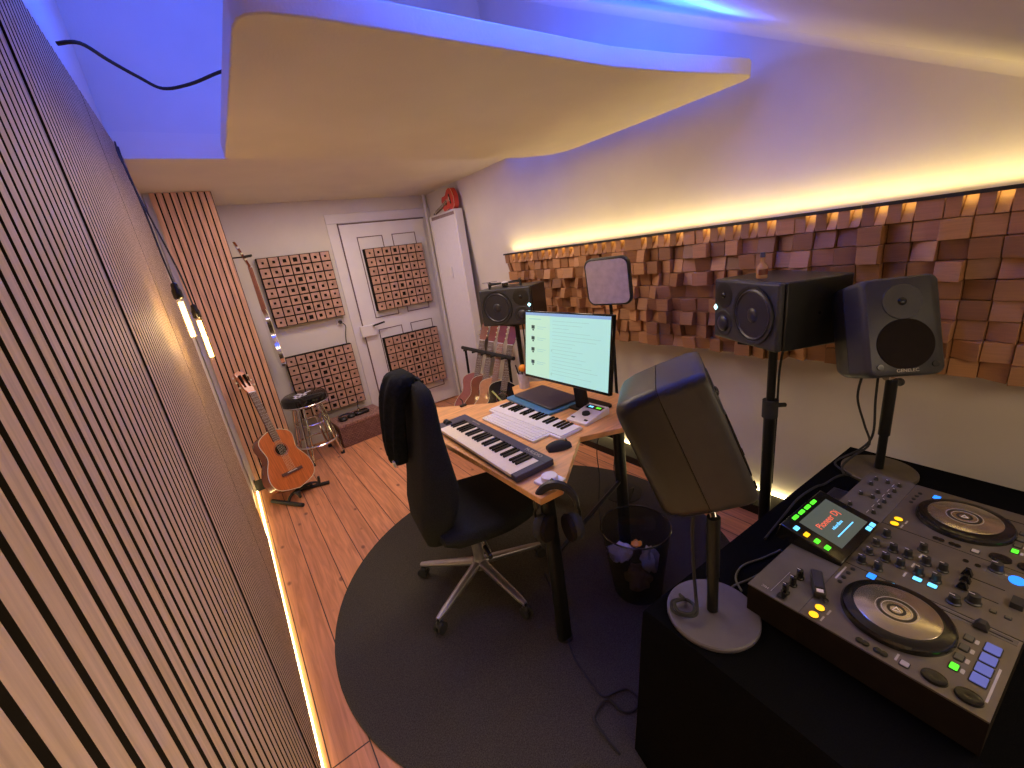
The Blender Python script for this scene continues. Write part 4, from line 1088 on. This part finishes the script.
cab('black cable coiled on the round stand foot of the nearest speaker', [(.855,.520,.95),(.845,.53,.85),(.835,.52,.72),(.82,.505,.650),(.79,.485,.629),(.765,.50,.628),(.755,.53,.628),(.78,.55,.628),(.81,.53,.629),(.805,.50,.633),(.775,.49,.636),(.758,.515,.636),(.775,.54,.636),(.80,.53,.64),(.83,.56,.61),(.86,.58,.606)], .0045, 'rubber')
cab('black cable hanging under the speaker at the right edge', [(1.80,.46,1.03),(1.80,.47,.92),(1.84,.45,.80),(1.85,.43,.72),(1.84,.47,.66),(1.80,.49,.625),(1.76,.47,.61)], .004)
cab('second black cable along the post of the right edge speaker', [(1.84,.43,1.03),(1.85,.43,.90),(1.855,.425,.76),(1.87,.46,.68),(1.80,.515,.63),(1.775,.44,.606)], .004)

# ================================================================ OFFICE CHAIR
ch = thing('office_chair', 'black office chair on a grey five-star base at the desk', 'chair', (.715,1.625,.009))
hub = Vector((0,0,0))
MB().cyl((0,0,.085),(0,0,.15),.034,.028,m=M['alu'],seg=20).build('hub', ch)
MB().cyl((0,0,.13),(0,0,.27),.026,m=M['alu'],seg=20).build('gas_column', ch)
MB().cyl((0,0,.27),(0,0,.40),.018,m=M['metalblack'],seg=20).build('piston', ch)
for a in (131,203,275,347,59):
    c_, s_ = math.cos(R(a)), math.sin(R(a))
    mb = MB(); loops = []
    for f in (0,.15,.35,.6,.85,1.0):
        r_ = .02+.32*f; z = .118-.045*f; w = .024*(1-.35*f)*(.7 if f == 1 else 1); hh = .020*(1-.4*f)
        loops.append([Vector((c_*r_-s_*x, s_*r_+c_*x, z+zz)) for x, zz in rr(w*2, hh*1.7, min(w, hh)*.7, 3)])
    mb.loft(loops, M['alu']); lg = mb.build('base_leg', ch)
    mb = MB(); x, y = c_*.335, s_*.335
    for dd in (-.013,.013):
        mb.cyl((x-s_*dd-s_*.007,y+c_*dd+c_*.007,.026),(x-s_*dd+s_*.007,y+c_*dd-c_*.007,.026),.026,m=M['rubber'],seg=20)
    mb.cyl((x,y,.03),(x,y,.075),.009,m=M['black']); mb.sphere((x,y,.040),.020,M['black'],12); mb.build('caster', lg)
# seat: rounded cushion, wide in the middle, bowed
mb = MB(); loops = []
for i in range(11):
    u = i/10; x = -.22+.50*u; w = (.215+.045*math.sin(PI*u))*(1 if .05 < u < .95 else .86); zc = .445+.018*math.cos(PI*u*1.1)+.01
    th = .035*(1 if .05 < u < .95 else .55)
    loops.append([Vector((x, yy, zc+zz-.02)) for yy, zz in rr(w*2, th*2, th*.9, 4)])
mb.loft(loops, M['fabric']); mb.build('seat', ch)
MB().box(-.14,.14,-.10,.10,.355,.40,M['black']).build('tilt_mechanism', ch, bevel=.015)
mb = MB(); mb.cyl((-.02,-.10,.375),(-.06,-.26,.37),.007,m=M['alu']); mb.cyl((-.06,-.22,.37),(-.075,-.29,.368),.011,m=M['black']); mb.build('lever', ch)
mb = MB(); mb.tube(smooth_path([(-.10,0,.37),(-.17,0,.365),(-.205,0,.42),(-.20,0,.55)],4),.022,M['black'],seg=10); mb.build('back_bar', ch)
# backrest: height, x (back face), thickness, half width
mb = MB(); loops = []
prof = [(.375,-.235,.06,.085),(.395,-.262,.085,.13),(.46,-.275,.13,.165),(.56,-.268,.165,.188),(.66,-.245,.16,.198),(.78,-.228,.125,.195),(.92,-.205,.085,.180),(1.04,-.190,.070,.165),(1.10,-.182,.060,.135),(1.125,-.175,.04,.09)]
for z, xb, th, hw in prof:
    loops.append([Vector((xb+th/2+a, b*1.0 + 0, z)) + Vector((.035*(abs(b)/hw)**2,0,0)) for a, b in rr(th, hw*2, th*.45, 6)])
mb.loft(loops, M['fabric']); br_ = mb.build('backrest', ch); br_.rotation_euler = (0,0,R(-8))
# arm-less side brackets
t = thing('jacket', 'black jacket draped over the top of the office chair', 'jacket', (.715,1.625,.009), (0,0,R(-4)))
mb = MB(); loops = []
ys = [ -.03+ .27*i/14 for i in range(15)]
def jl(z, xo, xi, wob, w0=-.02, w1=.225):
    out_ = []; inn = []
    for i in range(15):
        y = w0+(w1-w0)*i/14; wv = wob*math.sin(i*1.15+z*9)
        edge = .025*(1-abs(2*i/14-1)**3)
        out_.append(Vector((xo-edge-wv, y, z))); inn.append(Vector((xi, y, z)))
    return out_+list(reversed(inn))
loops = [jl(.745,-.245,-.222,.010,.055,.185), jl(.76,-.262,-.216,.012,.045,.195), jl(.86,-.258,-.210,.014,.03,.20), jl(.98,-.245,-.196,.012,.005,.205), jl(1.06,-.235,-.190,.010,-.02,.21), jl(1.125,-.215,-.135,.006,-.04,.20), jl(1.155,-.195,-.12,.004,-.02,.17), jl(1.165,-.175,-.14,.0,.02,.13)]
mb.loft(loops, M['jacket']); mb.build('cloth_body', t, subsurf=1)
mb = MB(); lp2 = []
for z, x, w0, w1 in ((1.155,-.16,.0,.16),(1.13,-.10,-.02,.18),(1.05,-.085,-.01,.17),(.99,-.09,.01,.15)):
    lp2.append([Vector((x-.02, w0, z)), Vector((x+.01, w0, z)), Vector((x+.018, (w0+w1)/2, z)), Vector((x+.01, w1, z)), Vector((x-.02, w1, z))])
mb.loft(lp2, M['jacket']); mb.build('front_flap', t, subsurf=1)
MB().box(-.284,-.276,.055,.085,.752,.775,M['white']).build('white_tag', t)

# ================================================================ WASTE BIN
t = thing('waste_bin', 'see-through smoked waste bin with crumpled paper beside the desk leg', 'bin', (1.235,1.055,.009))
MB().lathe([(.105,0.0),(.110,.004),(.152,.345),(.149,.345),(.107,.008),(.001,.006)], m=M['bin'], seg=48).build('bin_wall', t)
mb = MB(); mb.tube([(.152*math.cos(a),.152*math.sin(a),.347) for a in [2*PI*i/40 for i in range(40)]],.0042,M['gloss'],seg=6,closed=True); mb.build('rim', t)
def crumple(name, label, c, r, mt, sc, seed):
    rnd = random.Random(seed); mb = MB(); mb.sphere(c, r, M[mt], 16, sc)
    for v_ in mb.bm.verts:
        d_ = (v_.co-Vector(c)); v_.co = Vector(c)+d_*(1+rnd.uniform(-.28,.18))
    for f in mb.bm.faces: f.smooth = False
    tag(mb.build(name), label, 'rubbish')
crumple('paper_wad', 'grey-white crumpled sheet at the top left inside the waste bin', (1.195,1.115,.200), .058, 'paper', (1.0,1,.55), 1)
crumple('paper_wad', 'pale crumpled sheet on the right inside the waste bin', (1.280,1.015,.170), .052, 'paper', (.8,.8,1.2), 2)
crumple('paper_bag', 'brown crumpled wrapper at the bottom of the waste bin', (1.235,1.05,.075), .064, 'brown', (1,1,.85), 3)
crumple('snack_wrapper', 'small golden wrapper on top of the papers in the bin', (1.262,1.075,.232), .022, 'orange', (1.2,1,.6), 4)

# ================================================================ GUITAR RACK
rack = thing('guitar_rack', 'black multi guitar rack standing along the far end of the right wall', 'stand', (1.80,3.30,0))
for x in (-.20,.12): MB().tube([(x,-.34,.03),(x,.44,.03)],.014,M['metalblack']).build('floor_rail', rack)
for y in (-.34,.44): MB().tube([(-.20,y,.03),(.12,y,.03)],.013,M['metalblack']).build('floor_crossbar', rack)
for y in (-.34,.44): MB().tube([(.12,y,.03),(.155,y+.02,.70)],.013,M['metalblack']).build('upright', rack)
mb = MB(); mb.tube([(.155,-.40,.71),(.155,.52,.71)],.019,M['rubber'])
for i in range(5): mb.tube([(.155,-.30+i*.17,.71),(.09,-.30+i*.17,.71)],.010,M['rubber'])
mb.build('neck_rest', rack)
specs = [('reddish-brown acoustic guitar, leftmost in the rack', .24, 'redwood','redwood','fretboard'),
         ('dark brown acoustic guitar, second from the left in the rack', .08, 'guitar_side','guitar_side','fretboard'),
         ('tan acoustic guitar, third from the left in the rack', -.08, 'tanwood','tanwood','neckwood'),
         ('black guitar with pale binding, rightmost and nearest in the rack', -.24, 'gloss','gloss','fretboard')]
for lb_, y, tp, sd, nk in specs:
    t = thing('acoustic_guitar', lb_, 'guitar', group='guitars in the rack')
    t.matrix_world = Matrix.Translation((1.68,3.16+y,.075)) @ Matrix.Rotation(R(-42),4,'Z') @ Matrix.Rotation(R(-24),4,'X') @ Matrix.Rotation(R(13),4,'Y')
    guitar(t, k=1.0, top=tp, side=sd, neck=nk, depth=.095, classical=False)
    if 'nearest' in lb_:
        mb = MB(); mb.tube(smooth_path([(-.10,-.012,.38),(.0,-.014,.30),(.12,-.012,.20)],5),.008,M['lime']); mb.build('strap', t)

# ================================================================ FLOOR CABLES
z = .0135
cab('long black cable running over the rug with a loop near the table', [(.97,1.43,z),(.88,1.22,z),(.77,1.02,z),(.74,.89,z),(.735,.82,z),(.78,.80,z),(.82,.78,z),(.825,.735,z),(.79,.715,z),(.75,.735,z),(.735,.80,z+.006),(.66,.79,z),(.645,.74,z),(.64,.66,z)], .0045)
cab('thin black cable hanging from under the desk beside the rear leg', [(1.50,1.45,.70),(1.48,1.50,.50),(1.50,1.52,.30),(1.46,1.50,.15),(1.42,1.46,.0135)], .0025)
cab('curled black cable under the rear of the desk', [(1.60,1.42,.70),(1.58,1.46,.45),(1.50,1.40,.36),(1.52,1.34,.28),(1.60,1.36,.24),(1.60,1.45,.0135)], .0025)
